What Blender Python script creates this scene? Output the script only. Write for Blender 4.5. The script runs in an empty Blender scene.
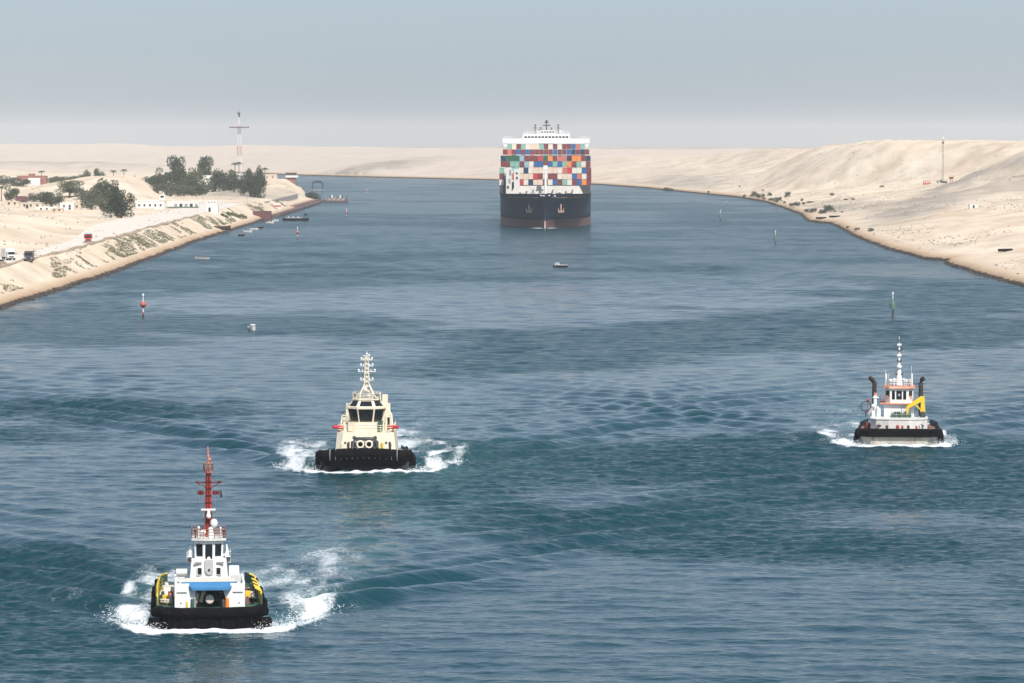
import bpy, math, random
import numpy as np

S = bpy.context.scene
C = S.collection

# ------------------------------------------------------------------ camera
CAM_H, F_PX, HORIZON = 46.0, 4267.0, 138.0
PITCH = math.atan((341.5 - HORIZON) / F_PX)
cam_data = bpy.data.cameras.new('camera')
cam_data.sensor_width = 36.0
cam_data.lens = 36.0 * F_PX / 1024.0
cam_data.clip_start, cam_data.clip_end = 1.0, 90000.0
cam = bpy.data.objects.new('camera', cam_data)
C.objects.link(cam)
cam.location = (0, 0, CAM_H)
cam.rotation_euler = (math.pi / 2 - PITCH, 0, 0)
S.camera = cam

# ------------------------------------------------------------------ light
SUN_EL, SUN_AZ = math.radians(50), math.radians(158)      # azimuth from +Y towards +X: behind the camera, to its right
world = bpy.data.worlds.new('World')
S.world = world
world.use_nodes = True
wn, wl = world.node_tree.nodes, world.node_tree.links
wn.clear()
sky = wn.new('ShaderNodeTexSky')
sky.sky_type = 'NISHITA'
sky.sun_disc = False
sky.sun_elevation, sky.sun_rotation = SUN_EL, SUN_AZ
sky.altitude, sky.air_density, sky.dust_density, sky.ozone_density = 0.0, 0.72, 1.1, 3.6
bg = wn.new('ShaderNodeBackground')
bg.inputs['Strength'].default_value = 0.115
wo = wn.new('ShaderNodeOutputWorld')
veil = wn.new('ShaderNodeMix')          # dusty air whitens the whole sky
veil.data_type = 'RGBA'
vtc = wn.new('ShaderNodeTexCoord'); vsx = wn.new('ShaderNodeSeparateXYZ'); vmr = wn.new('ShaderNodeMapRange')
vmr.interpolation_type = 'SMOOTHSTEP'
vmr.inputs['From Min'].default_value, vmr.inputs['From Max'].default_value = -0.02, 0.55
vmr.inputs['To Min'].default_value, vmr.inputs['To Max'].default_value = 0.66, 0.20
wl.new(vtc.outputs['Generated'], vsx.inputs[0]); wl.new(vsx.outputs['Z'], vmr.inputs['Value']); wl.new(vmr.outputs[0], veil.inputs['Factor'])
wl.new(sky.outputs[0], veil.inputs['A'])
veil.inputs['B'].default_value = (2.7, 3.15, 3.62, 1)
wl.new(veil.outputs['Result'], bg.inputs['Color'])
wl.new(bg.outputs[0], wo.inputs['Surface'])

sd = bpy.data.lights.new('sun', 'SUN')
sd.energy, sd.angle, sd.color = 4.0, math.radians(0.6), (1.0, 0.955, 0.89)
sun = bpy.data.objects.new('sun', sd)
C.objects.link(sun)
sun.location = (200, -200, 400)
sun.rotation_euler = (math.pi / 2 - SUN_EL, 0, math.pi - SUN_AZ)

S.view_settings.view_transform = 'Standard'
S.view_settings.look = 'None'
S.view_settings.exposure = 0.42
S.view_settings.gamma = 1.0
S.render.engine = 'CYCLES'
S.cycles.use_denoising = True
S.cycles.max_bounces = 6
S.cycles.volume_bounces = 1
S.cycles.diffuse_bounces = 2
S.cycles.glossy_bounces = 3
S.cycles.caustics_reflective = False
S.cycles.caustics_refractive = False
HAZE_DENSITY = 5.2e-5

# ------------------------------------------------------------------ helpers
CT, ST = math.cos(PITCH), math.sin(PITCH)

def at(px, py, z):
    """the point at height z that the pixel looks at"""
    a, b = (px - 512) / F_PX, (py - 341.5) / F_PX
    dx, dy, dz = a, CT - b * ST, -ST - b * CT
    t = (z - CAM_H) / dz
    return (dx * t, dy * t, z)

def scale_at(y):
    return F_PX / y

MATS = {}
def mat(name, col, rough=0.6, metal=0.0, var=0.12, vscale=0.6, stain=None, samt=0.0, sscale=(1.2, 1.2, 0.25), bump=0.0, bscale=3.0, spec=0.5):
    if name in MATS:
        return MATS[name]
    m = bpy.data.materials.new(name)
    m.use_nodes = True
    n, l = m.node_tree.nodes, m.node_tree.links
    p = n['Principled BSDF']
    p.inputs['Roughness'].default_value = rough
    p.inputs['Metallic'].default_value = metal
    p.inputs['Specular IOR Level'].default_value = spec
    tc = n.new('ShaderNodeTexCoord')
    nz = n.new('ShaderNodeTexNoise')
    nz.inputs['Scale'].default_value = vscale
    nz.inputs['Detail'].default_value = 5
    l.new(tc.outputs['Object'], nz.inputs['Vector'])
    cr = n.new('ShaderNodeValToRGB')
    cr.color_ramp.elements[0].position, cr.color_ramp.elements[1].position = 0.3, 0.7
    cr.color_ramp.elements[0].color = tuple(c * (1 - var) for c in col) + (1,)
    cr.color_ramp.elements[1].color = tuple(min(1, c * (1 + var)) for c in col) + (1,)
    l.new(nz.outputs[0], cr.inputs[0])
    out = cr.outputs[0]
    if stain:
        mp = n.new('ShaderNodeMapping')
        mp.inputs['Scale'].default_value = sscale
        l.new(tc.outputs['Object'], mp.inputs['Vector'])
        n2 = n.new('ShaderNodeTexNoise')
        n2.inputs['Scale'].default_value = 1.0
        n2.inputs['Detail'].default_value = 6
        n2.inputs['Roughness'].default_value = 0.65
        l.new(mp.outputs[0], n2.inputs['Vector'])
        r2 = n.new('ShaderNodeValToRGB')
        r2.color_ramp.elements[0].position, r2.color_ramp.elements[1].position = 0.56, 0.72
        r2.color_ramp.elements[1].color = (samt,) * 3 + (1,)
        l.new(n2.outputs[0], r2.inputs[0])
        mx = n.new('ShaderNodeMix')
        mx.data_type = 'RGBA'
        l.new(r2.outputs[0], mx.inputs['Factor'])
        l.new(out, mx.inputs['A'])
        mx.inputs['B'].default_value = tuple(stain) + (1,)
        out = mx.outputs['Result']
    l.new(out, p.inputs['Base Color'])
    if bump:
        n3 = n.new('ShaderNodeTexNoise')
        n3.inputs['Scale'].default_value = bscale
        n3.inputs['Detail'].default_value = 4
        l.new(tc.outputs['Object'], n3.inputs['Vector'])
        b = n.new('ShaderNodeBump')
        b.inputs['Strength'].default_value = bump
        b.inputs['Distance'].default_value = 0.1
        l.new(n3.outputs[0], b.inputs['Height'])
        l.new(b.outputs[0], p.inputs['Normal'])
    MATS[name] = m
    return m

def tag(o, label=None, cat=None, group=None, kind=None):
    if label: o['label'] = label
    if cat: o['category'] = cat
    if group: o['group'] = group
    if kind: o['kind'] = kind
    return o

def empty(name, loc, label, cat, group=None, rz=0.0):
    o = bpy.data.objects.new(name, None)
    o.empty_display_size = 0.5
    C.objects.link(o)
    o.location = loc
    o.rotation_euler = (0, 0, rz)
    return tag(o, label, cat, group)

class MB:
    """collects shapes and links them as one mesh"""
    def __init__(self):
        self.v, self.f, self.s, self.mi = [], [], [], []
    def add(self, vs, fs, smooth=False, mi=0):
        k = len(self.v)
        self.v += [tuple(p) for p in vs]
        for f in fs:
            self.f.append(tuple(k + i for i in f))
            self.s.append(smooth)
            self.mi.append(mi)
        return self
    def box(self, x0, x1, y0, y1, z0, z1, mi=0, tx=0, ty=0):
        """tx, ty: how far the top edge is drawn in"""
        v = [(x0, y0, z0), (x1, y0, z0), (x1, y1, z0), (x0, y1, z0),
             (x0 + tx, y0 + ty, z1), (x1 - tx, y0 + ty, z1), (x1 - tx, y1 - ty, z1), (x0 + tx, y1 - ty, z1)]
        return self.add(v, [(3, 2, 1, 0), (4, 5, 6, 7), (0, 1, 5, 4), (1, 2, 6, 5), (2, 3, 7, 6), (3, 0, 4, 7)], mi=mi)
    def hexa(self, v, mi=0):
        return self.add(v, [(3, 2, 1, 0), (4, 5, 6, 7), (0, 1, 5, 4), (1, 2, 6, 5), (2, 3, 7, 6), (3, 0, 4, 7)], mi=mi)
    def prism(self, poly, z0, z1, top=None, smooth=False):
        top = top or poly
        n = len(poly)
        v = [(x, y, z0) for x, y in poly] + [(x, y, z1) for x, y in top]
        f = [tuple(range(n - 1, -1, -1)), tuple(range(n, 2 * n))]
        f += [(i, (i + 1) % n, n + (i + 1) % n, n + i) for i in range(n)]
        return self.add(v, f, smooth)
    def tube(self, a, b, r0, r1=None, n=8, smooth=True):
        r1 = r0 if r1 is None else r1
        a, b = np.array(a, float), np.array(b, float)
        d = b - a
        L = np.linalg.norm(d)
        if L < 1e-9: return self
        d /= L
        u = np.cross(d, (0, 0, 1) if abs(d[2]) < 0.9 else (1, 0, 0)); u /= np.linalg.norm(u)
        w = np.cross(d, u)
        v = []
        for p, r in ((a, r0), (b, r1)):
            for i in range(n):
                t = 2 * math.pi * i / n
                v.append(p + r * (math.cos(t) * u + math.sin(t) * w))
        f = [(i, (i + 1) % n, n + (i + 1) % n, n + i) for i in range(n)]
        self.add(v, f, smooth)
        return self.add(v, [tuple(range(n - 1, -1, -1)), tuple(range(n, 2 * n))])
    def path(self, pts, r, n=8, smooth=True):
        for i in range(len(pts) - 1):
            r0 = r[i] if hasattr(r, '__len__') else r
            r1 = r[i + 1] if hasattr(r, '__len__') else r
            self.tube(pts[i], pts[i + 1], r0, r1, n, smooth)
        return self
    def sweep(self, pts, r, n=10):
        """one continuous round bar along a path"""
        P = [np.array(p, float) for p in pts]
        v = []
        for i, p in enumerate(P):
            d = P[min(i + 1, len(P) - 1)] - P[max(i - 1, 0)]
            d /= np.linalg.norm(d)
            u = np.cross(d, (0, 0, 1) if abs(d[2]) < 0.9 else (1, 0, 0)); u /= np.linalg.norm(u)
            w = np.cross(d, u)
            rr = r[i] if hasattr(r, '__len__') else r
            for k in range(n):
                t = 2 * math.pi * k / n
                v.append(p + rr * (math.cos(t) * u + math.sin(t) * w))
        f = []
        for i in range(len(P) - 1):
            for k in range(n):
                f.append((i * n + k, i * n + (k + 1) % n, (i + 1) * n + (k + 1) % n, (i + 1) * n + k))
        self.add(v, f, True)
        m = (len(P) - 1) * n
        return self.add(v, [tuple(range(n - 1, -1, -1)), tuple(range(m, m + n))])
    def ball(self, c, rx, ry=None, rz=None, n=10, m=6):
        ry = ry or rx; rz = rz or rx
        v, f = [], []
        for j in range(m + 1):
            ph = math.pi * j / m
            for i in range(n):
                t = 2 * math.pi * i / n
                v.append((c[0] + rx * math.sin(ph) * math.cos(t), c[1] + ry * math.sin(ph) * math.sin(t), c[2] + rz * math.cos(ph)))
        for j in range(m):
            for i in range(n):
                f.append((j * n + i, (j + 1) * n + i, (j + 1) * n + (i + 1) % n, j * n + (i + 1) % n))
        return self.add(v, f, True)
    def ring(self, c, R, r, axis='y', n=14, m=7):
        v, f = [], []
        for i in range(n):
            t = 2 * math.pi * i / n
            for k in range(m):
                p = 2 * math.pi * k / m
                a, b, h = (R + r * math.cos(p)) * math.cos(t), (R + r * math.cos(p)) * math.sin(t), r * math.sin(p)
                q = {'y': (a, h, b), 'x': (h, a, b), 'z': (a, b, h)}[axis]
                v.append((c[0] + q[0], c[1] + q[1], c[2] + q[2]))
        for i in range(n):
            for k in range(m):
                f.append((i * m + k, i * m + (k + 1) % m, ((i + 1) % n) * m + (k + 1) % m, ((i + 1) % n) * m + k))
        return self.add(v, f, True)
    def rail(self, pts, h, r=0.03, posts=True, bars=2, step=1.2):
        """guard rail along a path on a deck"""
        for i in range(len(pts) - 1):
            a, b = np.array(pts[i], float), np.array(pts[i + 1], float)
            L = np.linalg.norm(b - a)
            for k in range(bars):
                z = np.array((0, 0, h * (k + 1) / bars))
                self.tube(a + z, b + z, r, n=5)
            if posts:
                m = max(1, int(round(L / step)))
                for k in range(m + 1):
                    p = a + (b - a) * k / m
                    self.tube(p, p + np.array((0, 0, h)), r, n=5)
        return self
    def build(self, name, m, parent=None, smooth=None):
        me = bpy.data.meshes.new(name)
        me.from_pydata(self.v, [], self.f)
        me.polygons.foreach_set('use_smooth', [bool(x) if smooth is None else smooth for x in self.s])
        for mm in (m if isinstance(m, (list, tuple)) else [m]):
            me.materials.append(mm)
        if any(self.mi):
            me.polygons.foreach_set('material_index', self.mi)
        me.update()
        o = bpy.data.objects.new(name, me)
        C.objects.link(o)
        if parent: o.parent = parent
        return o

def loft(sections, m=None, mi=0, smooth=True, caps=True):
    """sections: lists of the same number of points, port rail round the keel to starboard rail"""
    m = m or MB()
    n = len(sections[0])
    v = [p for s in sections for p in s]
    f = []
    for j in range(len(sections) - 1):
        for i in range(n - 1):
            f.append((j * n + i, j * n + i + 1, (j + 1) * n + i + 1, (j + 1) * n + i))
    m.add(v, f, smooth, mi)
    if caps:
        m.add(v, [tuple(range(n)), tuple(range((len(sections) - 1) * n, len(sections) * n))[::-1]], False, mi)
    return m

def copy_tree(o, parent=None):
    c = o.copy()
    C.objects.link(c)
    if parent: c.parent = parent
    for ch in list(o.children):
        copy_tree(ch, c)
    return c

_rng = np.random.RandomState(7)
_LAT = _rng.rand(512, 512)
def vnoise(x, y):
    xi, yi = np.floor(x).astype(int), np.floor(y).astype(int)
    fx, fy = x - xi, y - yi
    fx, fy = fx * fx * (3 - 2 * fx), fy * fy * (3 - 2 * fy)
    g = lambda i, j: _LAT[i % 512, j % 512]
    return ((g(xi, yi) * (1 - fx) + g(xi + 1, yi) * fx) * (1 - fy) + (g(xi, yi + 1) * (1 - fx) + g(xi + 1, yi + 1) * fx) * fy) * 2 - 1
def fbm(x, y, o=4, g=0.5):
    r, a = 0, 1.0
    for k in range(o):
        r = r + a * vnoise(x * 2 ** k + 31.7 * k, y * 2 ** k + 17.3 * k)
        a *= g
    return r
def sstep(a, b, x):
    t = np.clip((x - a) / (b - a), 0, 1)
    return t * t * (3 - 2 * t)

# ------------------------------------------------------------------ terrain
SHORE = [(-137, -900), (-137, 1200), (-135, 1400), (-137, 1650), (-139.5, 1900), (-138.5, 2300), (-138.7, 3060), (-150, 3110), (-172, 3500),
         (-186, 3811), (-222, 4176), (-330, 5000), (-640, 6300), (-1800, 9000),
         (-1800, 9800), (-760, 6900), (-420, 5850), (-261, 5262), (-177, 5033), (-24, 4673), (86, 4194), (121, 3926), (147, 3615), (170, 3349), (176, 3271),
         (182, 3081), (178, 2820), (173, 2562), (163, 2350), (170, 2282), (165, 2120), (159, 1983), (155, 1760), (156, 1617), (163, 1590), (158, 1553), (157, 1454),
         (157, 1376), (158, 1317), (158, -900)]
SH = np.array(SHORE, float)

def shore_dist(X, Y):
    """metres inland (+) or out on the water (-)"""
    best = np.full(X.shape, 1e9)
    inside = np.zeros(X.shape, bool)
    n = len(SH)
    for i in range(n):
        ax, ay = SH[i]; bx, by = SH[(i + 1) % n]
        dx, dy = bx - ax, by - ay
        t = np.clip(((X - ax) * dx + (Y - ay) * dy) / (dx * dx + dy * dy), 0, 1)
        best = np.minimum(best, np.hypot(X - ax - t * dx, Y - ay - t * dy))
        c = ((ay > Y) != (by > Y)) & (X < dx * (Y - ay) / (dy if dy else 1e-9) + ax)
        inside ^= c
    return np.where(inside, -best, best)

def gauss(X, Y, cx, cy, sx, sy, rot=0.0):
    c, s = math.cos(rot), math.sin(rot)
    u, v = (X - cx) * c + (Y - cy) * s, -(X - cx) * s + (Y - cy) * c
    return np.exp(-0.5 * ((u / sx) ** 2 + (v / sy) ** 2))

def ground_z(X, Y):
    X, Y = np.asarray(X, float), np.asarray(Y, float)
    d = shore_dist(X, Y) + 0.9 * fbm(X / 9, Y / 14, 2)
    # which bank: left of the channel, or the right / far one
    mid = np.interp(Y, [-900, 3000, 3900, 4700, 6300, 9000], [10, 10, -30, -130, -650, -1800])
    right = X > mid
    # --- left bank: stone edge, slope, road shelf, plain
    zl = np.interp(d, [-30, -2, 0, 3.5, 5.5, 14, 400, 3000, 12000], [-6, -1.2, 0, 2.3, 2.6, 8.0, 8.2, 10, 6])
    zl = zl - 3.3 * sstep(2650, 2900, Y) * sstep(3400, 2950, Y) * sstep(0, 14, d) * sstep(60, 20, d)
    zl = zl + 29 * gauss(X, Y, -285, 1590, 48, 230) * sstep(26, 60, d)
    zl = zl + 9 * gauss(X, Y, -330, 1250, 70, 160) * sstep(26, 60, d)
    zl = zl + 14 * sstep(-218, -246, X) * sstep(-352, -254, X) * np.exp(-0.5 * ((Y - 2720) / 85.0) ** 2)
    zl = zl + 7 * gauss(X, Y, -178, 3260, 20, 170)
    zl = zl + sstep(25, 60, d) * (0.8 * fbm(X / 40, Y / 70, 4) + 0.25 * fbm(X / 9, Y / 12, 2)) + 0.25 * fbm(X / 5, Y / 6, 2) * sstep(4, 8, d) * sstep(14, 11, d)
    zl = zl + 18 * sstep(3800, 5200, Y) * sstep(160, 420, d) * (0.55 + 0.5 * fbm(X / 260, Y / 420, 3))
    zl = zl + 9 * gauss(X, Y, -560, 5300, 110, 200)
    # --- right bank: beach, broad terrace, spoil dunes with two spurs in front
    zt = np.interp(d, [-30, -2, 0, 2.2, 16, 45, 110, 200, 420], [-6, -1.2, 0, 1.9, 3.8, 8.0, 14.5, 20, 27])
    back = np.interp(Y, [900, 2300, 2700, 2960, 3180, 3400, 3620, 3900, 4300], [135, 120, 105, 88, 8, -4, 22, 95, 105]) + 13 * fbm(Y / 230, X / 700 + 5, 2) + 4 * np.sin(Y / 47.0 + X / 60.0) * sstep(3000, 3300, Y)
    crest = np.interp(Y, [900, 2000, 2700, 3200, 3400, 3700, 4000, 4700], [36, 40, 42, 43.5, 41.5, 38, 36.5, 32]) + 1.6 * fbm(Y / 190, X / 210, 3)
    dd = d - back
    rise = sstep(24, 112, dd)
    zr = zt + np.maximum(0, crest - zt) * rise - 10 * sstep(190, 420, d) * sstep(3300, 3700, Y)
    sp = sstep(236, 330, X - 0.20 * (Y - 2450)) * np.exp(-0.5 * ((Y - 2460 - 0.30 * (X - 300)) / 62.0) ** 2)
    zr = zr + 15.5 * sp
    sp = sstep(246, 318, X) * np.exp(-0.5 * ((Y - 2640 - 0.22 * (X - 280)) / 58.0) ** 2)
    zr = zr + 16.5 * sp * sstep(560, 420, X)
    zr = zr + sstep(8, 40, d) * (0.8 * fbm(X / 40, Y / 80, 3) + 0.45 * fbm(X / 9, Y / 16, 3) + 0.5 * np.abs(vnoise(X / 13, Y / 46)))
    zr = zr + (0.6 + 0.6 * rise) * 0.6 * np.abs(fbm(X / 15, (Y + 2.2 * X) / 34, 3)) * sstep(20, 50, d)
    far = sstep(4300, 4800, Y)
    zfar = np.interp(d, [-30, -2, 0, 6, 30, 150, 330, 900, 2500, 9000], [-6, -1.2, 0, 2, 5, 23, 25, 24, 20, 6])
    zfar = zfar + sstep(20, 130, d) * (3.5 * fbm(X / 150, Y / 330, 4)) + 7 * gauss(X, Y, -150, 5140, 60, 120)
    zr = zr * (1 - far) + zfar * far
    z = np.where(right, zr, zl)
    # distant ridges
    z = z * (1 - 0.8 * sstep(7600, 10500, Y)) + 9 * np.exp(-0.5 * ((Y - 8300 - 0.2 * X) / 500.0) ** 2) * sstep(200, -500, X) * (1 + 0.35 * fbm(X / 420, Y / 900, 3))
    z = np.where(Y > 7000, np.minimum(z, np.interp(Y, [7000, 10000, 21000], [60, 36, 24])), z)
    return np.where(d < 0, np.maximum(-6, np.minimum(z, 0.55 * d)), z)

def gz(x, y):
    return float(ground_z(np.array([x]), np.array([y]))[0])

def on_ground(px, py, guess=8.0):
    z = guess
    for _ in range(25):
        x, y, _z = at(px, py, z)
        z = 0.5 * z + 0.5 * gz(x, y)
    return (x, y, gz(x, y))

def grid_mesh(name, xs2d, ys2d, zs2d, m, smooth=True, attrs=None):
    r, c = xs2d.shape
    me = bpy.data.meshes.new(name)
    co = np.stack([xs2d, ys2d, zs2d], -1).astype(np.float32).reshape(-1)
    idx = np.arange(r * c).reshape(r, c)
    q = np.stack([idx[:-1, :-1], idx[:-1, 1:], idx[1:, 1:], idx[1:, :-1]], -1).reshape(-1)
    nq = (r - 1) * (c - 1)
    me.vertices.add(r * c); me.vertices.foreach_set('co', co)
    me.loops.add(nq * 4); me.loops.foreach_set('vertex_index', q.astype(np.int32))
    me.polygons.add(nq); me.polygons.foreach_set('loop_start', np.arange(0, nq * 4, 4, dtype=np.int32))
    me.polygons.foreach_set('loop_total', np.full(nq, 4, np.int32))
    me.polygons.foreach_set('use_smooth', np.full(nq, smooth))
    me.update(calc_edges=True)
    for k, a in (attrs or {}).items():
        at_ = me.attributes.new(k, 'FLOAT', 'POINT')
        at_.data.foreach_set('value', a.astype(np.float32).reshape(-1))
    me.materials.append(m)
    o = bpy.data.objects.new(name, me)
    C.objects.link(o)
    return o

def sand_material():
    m = bpy.data.materials.new('sand'); m.use_nodes = True
    n, l = m.node_tree.nodes, m.node_tree.links
    p = n['Principled BSDF']
    p.inputs['Roughness'].default_value = 0.95
    p.inputs['Specular IOR Level'].default_value = 0.1
    g = n.new('ShaderNodeNewGeometry')
    def noise(scale, det, stretch=(1, 1, 1)):
        mp = n.new('ShaderNodeMapping'); mp.inputs['Scale'].default_value = stretch
        l.new(g.outputs['Position'], mp.inputs['Vector'])
        t = n.new('ShaderNodeTexNoise'); t.inputs['Scale'].default_value = scale; t.inputs['Detail'].default_value = det; t.inputs['Roughness'].default_value = 0.6
        l.new(mp.outputs[0], t.inputs['Vector'])
        return t.outputs[0]
    def ramp(src, stops):
        r = n.new('ShaderNodeValToRGB'); e = r.color_ramp.elements
        while len(e) < len(stops): e.new(0.5)
        for k, (pos, c) in enumerate(stops):
            e[k].position = pos; e[k].color = c if len(c) == 4 else tuple(c) + (1,)
        l.new(src, r.inputs[0]); return r.outputs[0]
    def mix(f, a, b, mode='MIX'):
        x = n.new('ShaderNodeMix'); x.data_type = 'RGBA'; x.blend_type = mode
        if isinstance(f, float): x.inputs['Factor'].default_value = f
        else: l.new(f, x.inputs['Factor'])
        for k, v in (('A', a), ('B', b)):
            if isinstance(v, tuple): x.inputs[k].default_value = v + (1,)
            else: l.new(v, x.inputs[k])
        return x.outputs['Result']
    base = ramp(noise(0.012, 6), [(0.3, (0.58, 0.465, 0.335)), (0.5, (0.66, 0.55, 0.415)), (0.72, (0.70, 0.61, 0.49))])
    # gravelly grey drifts, running down the banks
    grey = ramp(noise(0.006, 5, (1.6, 0.55, 1)), [(0.53, (0, 0, 0)), (0.66, (0.5, 0.5, 0.5))])
    base = mix(grey, base, (0.42, 0.355, 0.28))
    # ochre stains and small dark debris
    och = ramp(noise(0.03, 4, (1, 0.4, 1)), [(0.64, (0, 0, 0)), (0.75, (0.5, 0.5, 0.5))])
    base = mix(och, base, (0.58, 0.41, 0.25))
    ga = n.new('ShaderNodeAttribute'); ga.attribute_name = 'grey_ground'
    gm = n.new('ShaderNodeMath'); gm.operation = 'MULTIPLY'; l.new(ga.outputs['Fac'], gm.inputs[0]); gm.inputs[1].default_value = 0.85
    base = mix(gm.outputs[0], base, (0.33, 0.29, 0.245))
    fine = ramp(noise(0.055, 8, (1, 0.5, 1)), [(0.36, (0.83, 0.81, 0.78)), (0.56, (1.05, 1.045, 1.04))])
    base = mix(1.0, base, fine, 'MULTIPLY')
    deb = ramp(noise(0.28, 3, (1, 0.35, 1)), [(0.68, (0, 0, 0)), (0.76, (0.7, 0.7, 0.7))])
    base = mix(deb, base, (0.22, 0.185, 0.14))
    # far ground blends with distance into one even sand tone
    fa = n.new('ShaderNodeAttribute'); fa.attribute_name = 'graded'
    base = mix(fa.outputs['Fac'], base, (0.54, 0.46, 0.385))
    # wet foot of the bank, by height above the water
    sx = n.new('ShaderNodeSeparateXYZ'); l.new(g.outputs['Position'], sx.inputs[0])
    ad = n.new('ShaderNodeMath'); ad.operation = 'MULTIPLY_ADD'
    l.new(noise(0.4, 3), ad.inputs[0]); ad.inputs[1].default_value = -1.3; l.new(sx.outputs['Z'], ad.inputs[2])
    mr = n.new('ShaderNodeMapRange'); mr.inputs['From Min'].default_value = -0.3; mr.inputs['From Max'].default_value = 2.7
    l.new(ad.outputs[0], mr.inputs['Value'])
    wet = ramp(mr.outputs[0], [(0.0, (0.045, 0.037, 0.03)), (0.17, (0.07, 0.055, 0.042)), (0.24, (0.40, 0.27, 0.165)), (0.62, (0.56, 0.43, 0.30)), (0.95, (0.66, 0.55, 0.42))])
    wf = ramp(mr.outputs[0], [(0.7, (1, 1, 1)), (1.0, (0, 0, 0))])
    base = mix(wf, base, wet)
    l.new(base, p.inputs['Base Color'])
    b = n.new('ShaderNodeBump'); b.inputs['Strength'].default_value = 0.6; b.inputs['Distance'].default_value = 1.5
    l.new(noise(0.09, 7, (1, 0.6, 1)), b.inputs['Height'])
    l.new(b.outputs[0], p.inputs['Normal'])
    return m

def spread(a, b, first, ratio):
    r, x, s = [], a, first
    while x < b:
        r.append(x); x += s; s *= ratio
    r.append(b)
    return r
inner = list(np.arange(-420, 421, 2.6))
outx = spread(423, 16000, 4, 1.12)
gx = np.array([-x for x in outx[::-1]] + inner + outx)
gy = np.array(list(np.arange(-880, 900, 40)) + list(np.arange(900, 3200, 5.0)) + list(np.arange(3200, 5600, 9.0)) + spread(5600, 21000, 14, 1.03))
GX, GY = np.meshgrid(gx, gy)
def grey_ground(X, Y):
    # grey tone on the flanks of the two spurs, gravelly in the hollow below them
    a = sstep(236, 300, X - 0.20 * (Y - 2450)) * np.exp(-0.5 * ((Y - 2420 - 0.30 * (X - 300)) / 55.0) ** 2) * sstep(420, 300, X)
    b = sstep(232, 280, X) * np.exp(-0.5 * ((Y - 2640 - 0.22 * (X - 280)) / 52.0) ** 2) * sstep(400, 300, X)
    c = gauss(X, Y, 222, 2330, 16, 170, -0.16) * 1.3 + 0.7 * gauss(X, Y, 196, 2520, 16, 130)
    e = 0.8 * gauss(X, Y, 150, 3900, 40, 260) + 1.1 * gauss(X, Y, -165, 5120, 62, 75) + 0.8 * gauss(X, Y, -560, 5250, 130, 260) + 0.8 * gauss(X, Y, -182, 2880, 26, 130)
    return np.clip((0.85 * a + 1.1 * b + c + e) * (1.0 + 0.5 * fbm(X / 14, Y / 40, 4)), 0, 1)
ground = grid_mesh('ground', GX, GY, ground_z(GX, GY), sand_material(), True, {'grey_ground': grey_ground(GX, GY), 'graded': 0.72 * sstep(4000, 5200, GY) * (1 - grey_ground(GX, GY))})
tag(ground, 'pale desert sand and spoil dunes along both sides of the canal', None, None, 'structure')
# ------------------------------------------------------------------ water
T1 = at(209.5, 631, 0); T2 = at(363.5, 472.5, 0); T3 = at(899.5, 446.5, 0); SHIP = at(545, 228, 0)
# x, y of the bow, half beam, length, wake strength, heading (rad, lateral drift of the wake axis per metre aft)
TUGS = [(T1[0], T1[1], 5.6, 28, 1.0, 0.10), (T2[0], T2[1], 6.7, 32, 1.25, 0.03), (T3[0], T3[1], 6.1, 30, 0.75, 0.00)]

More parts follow.
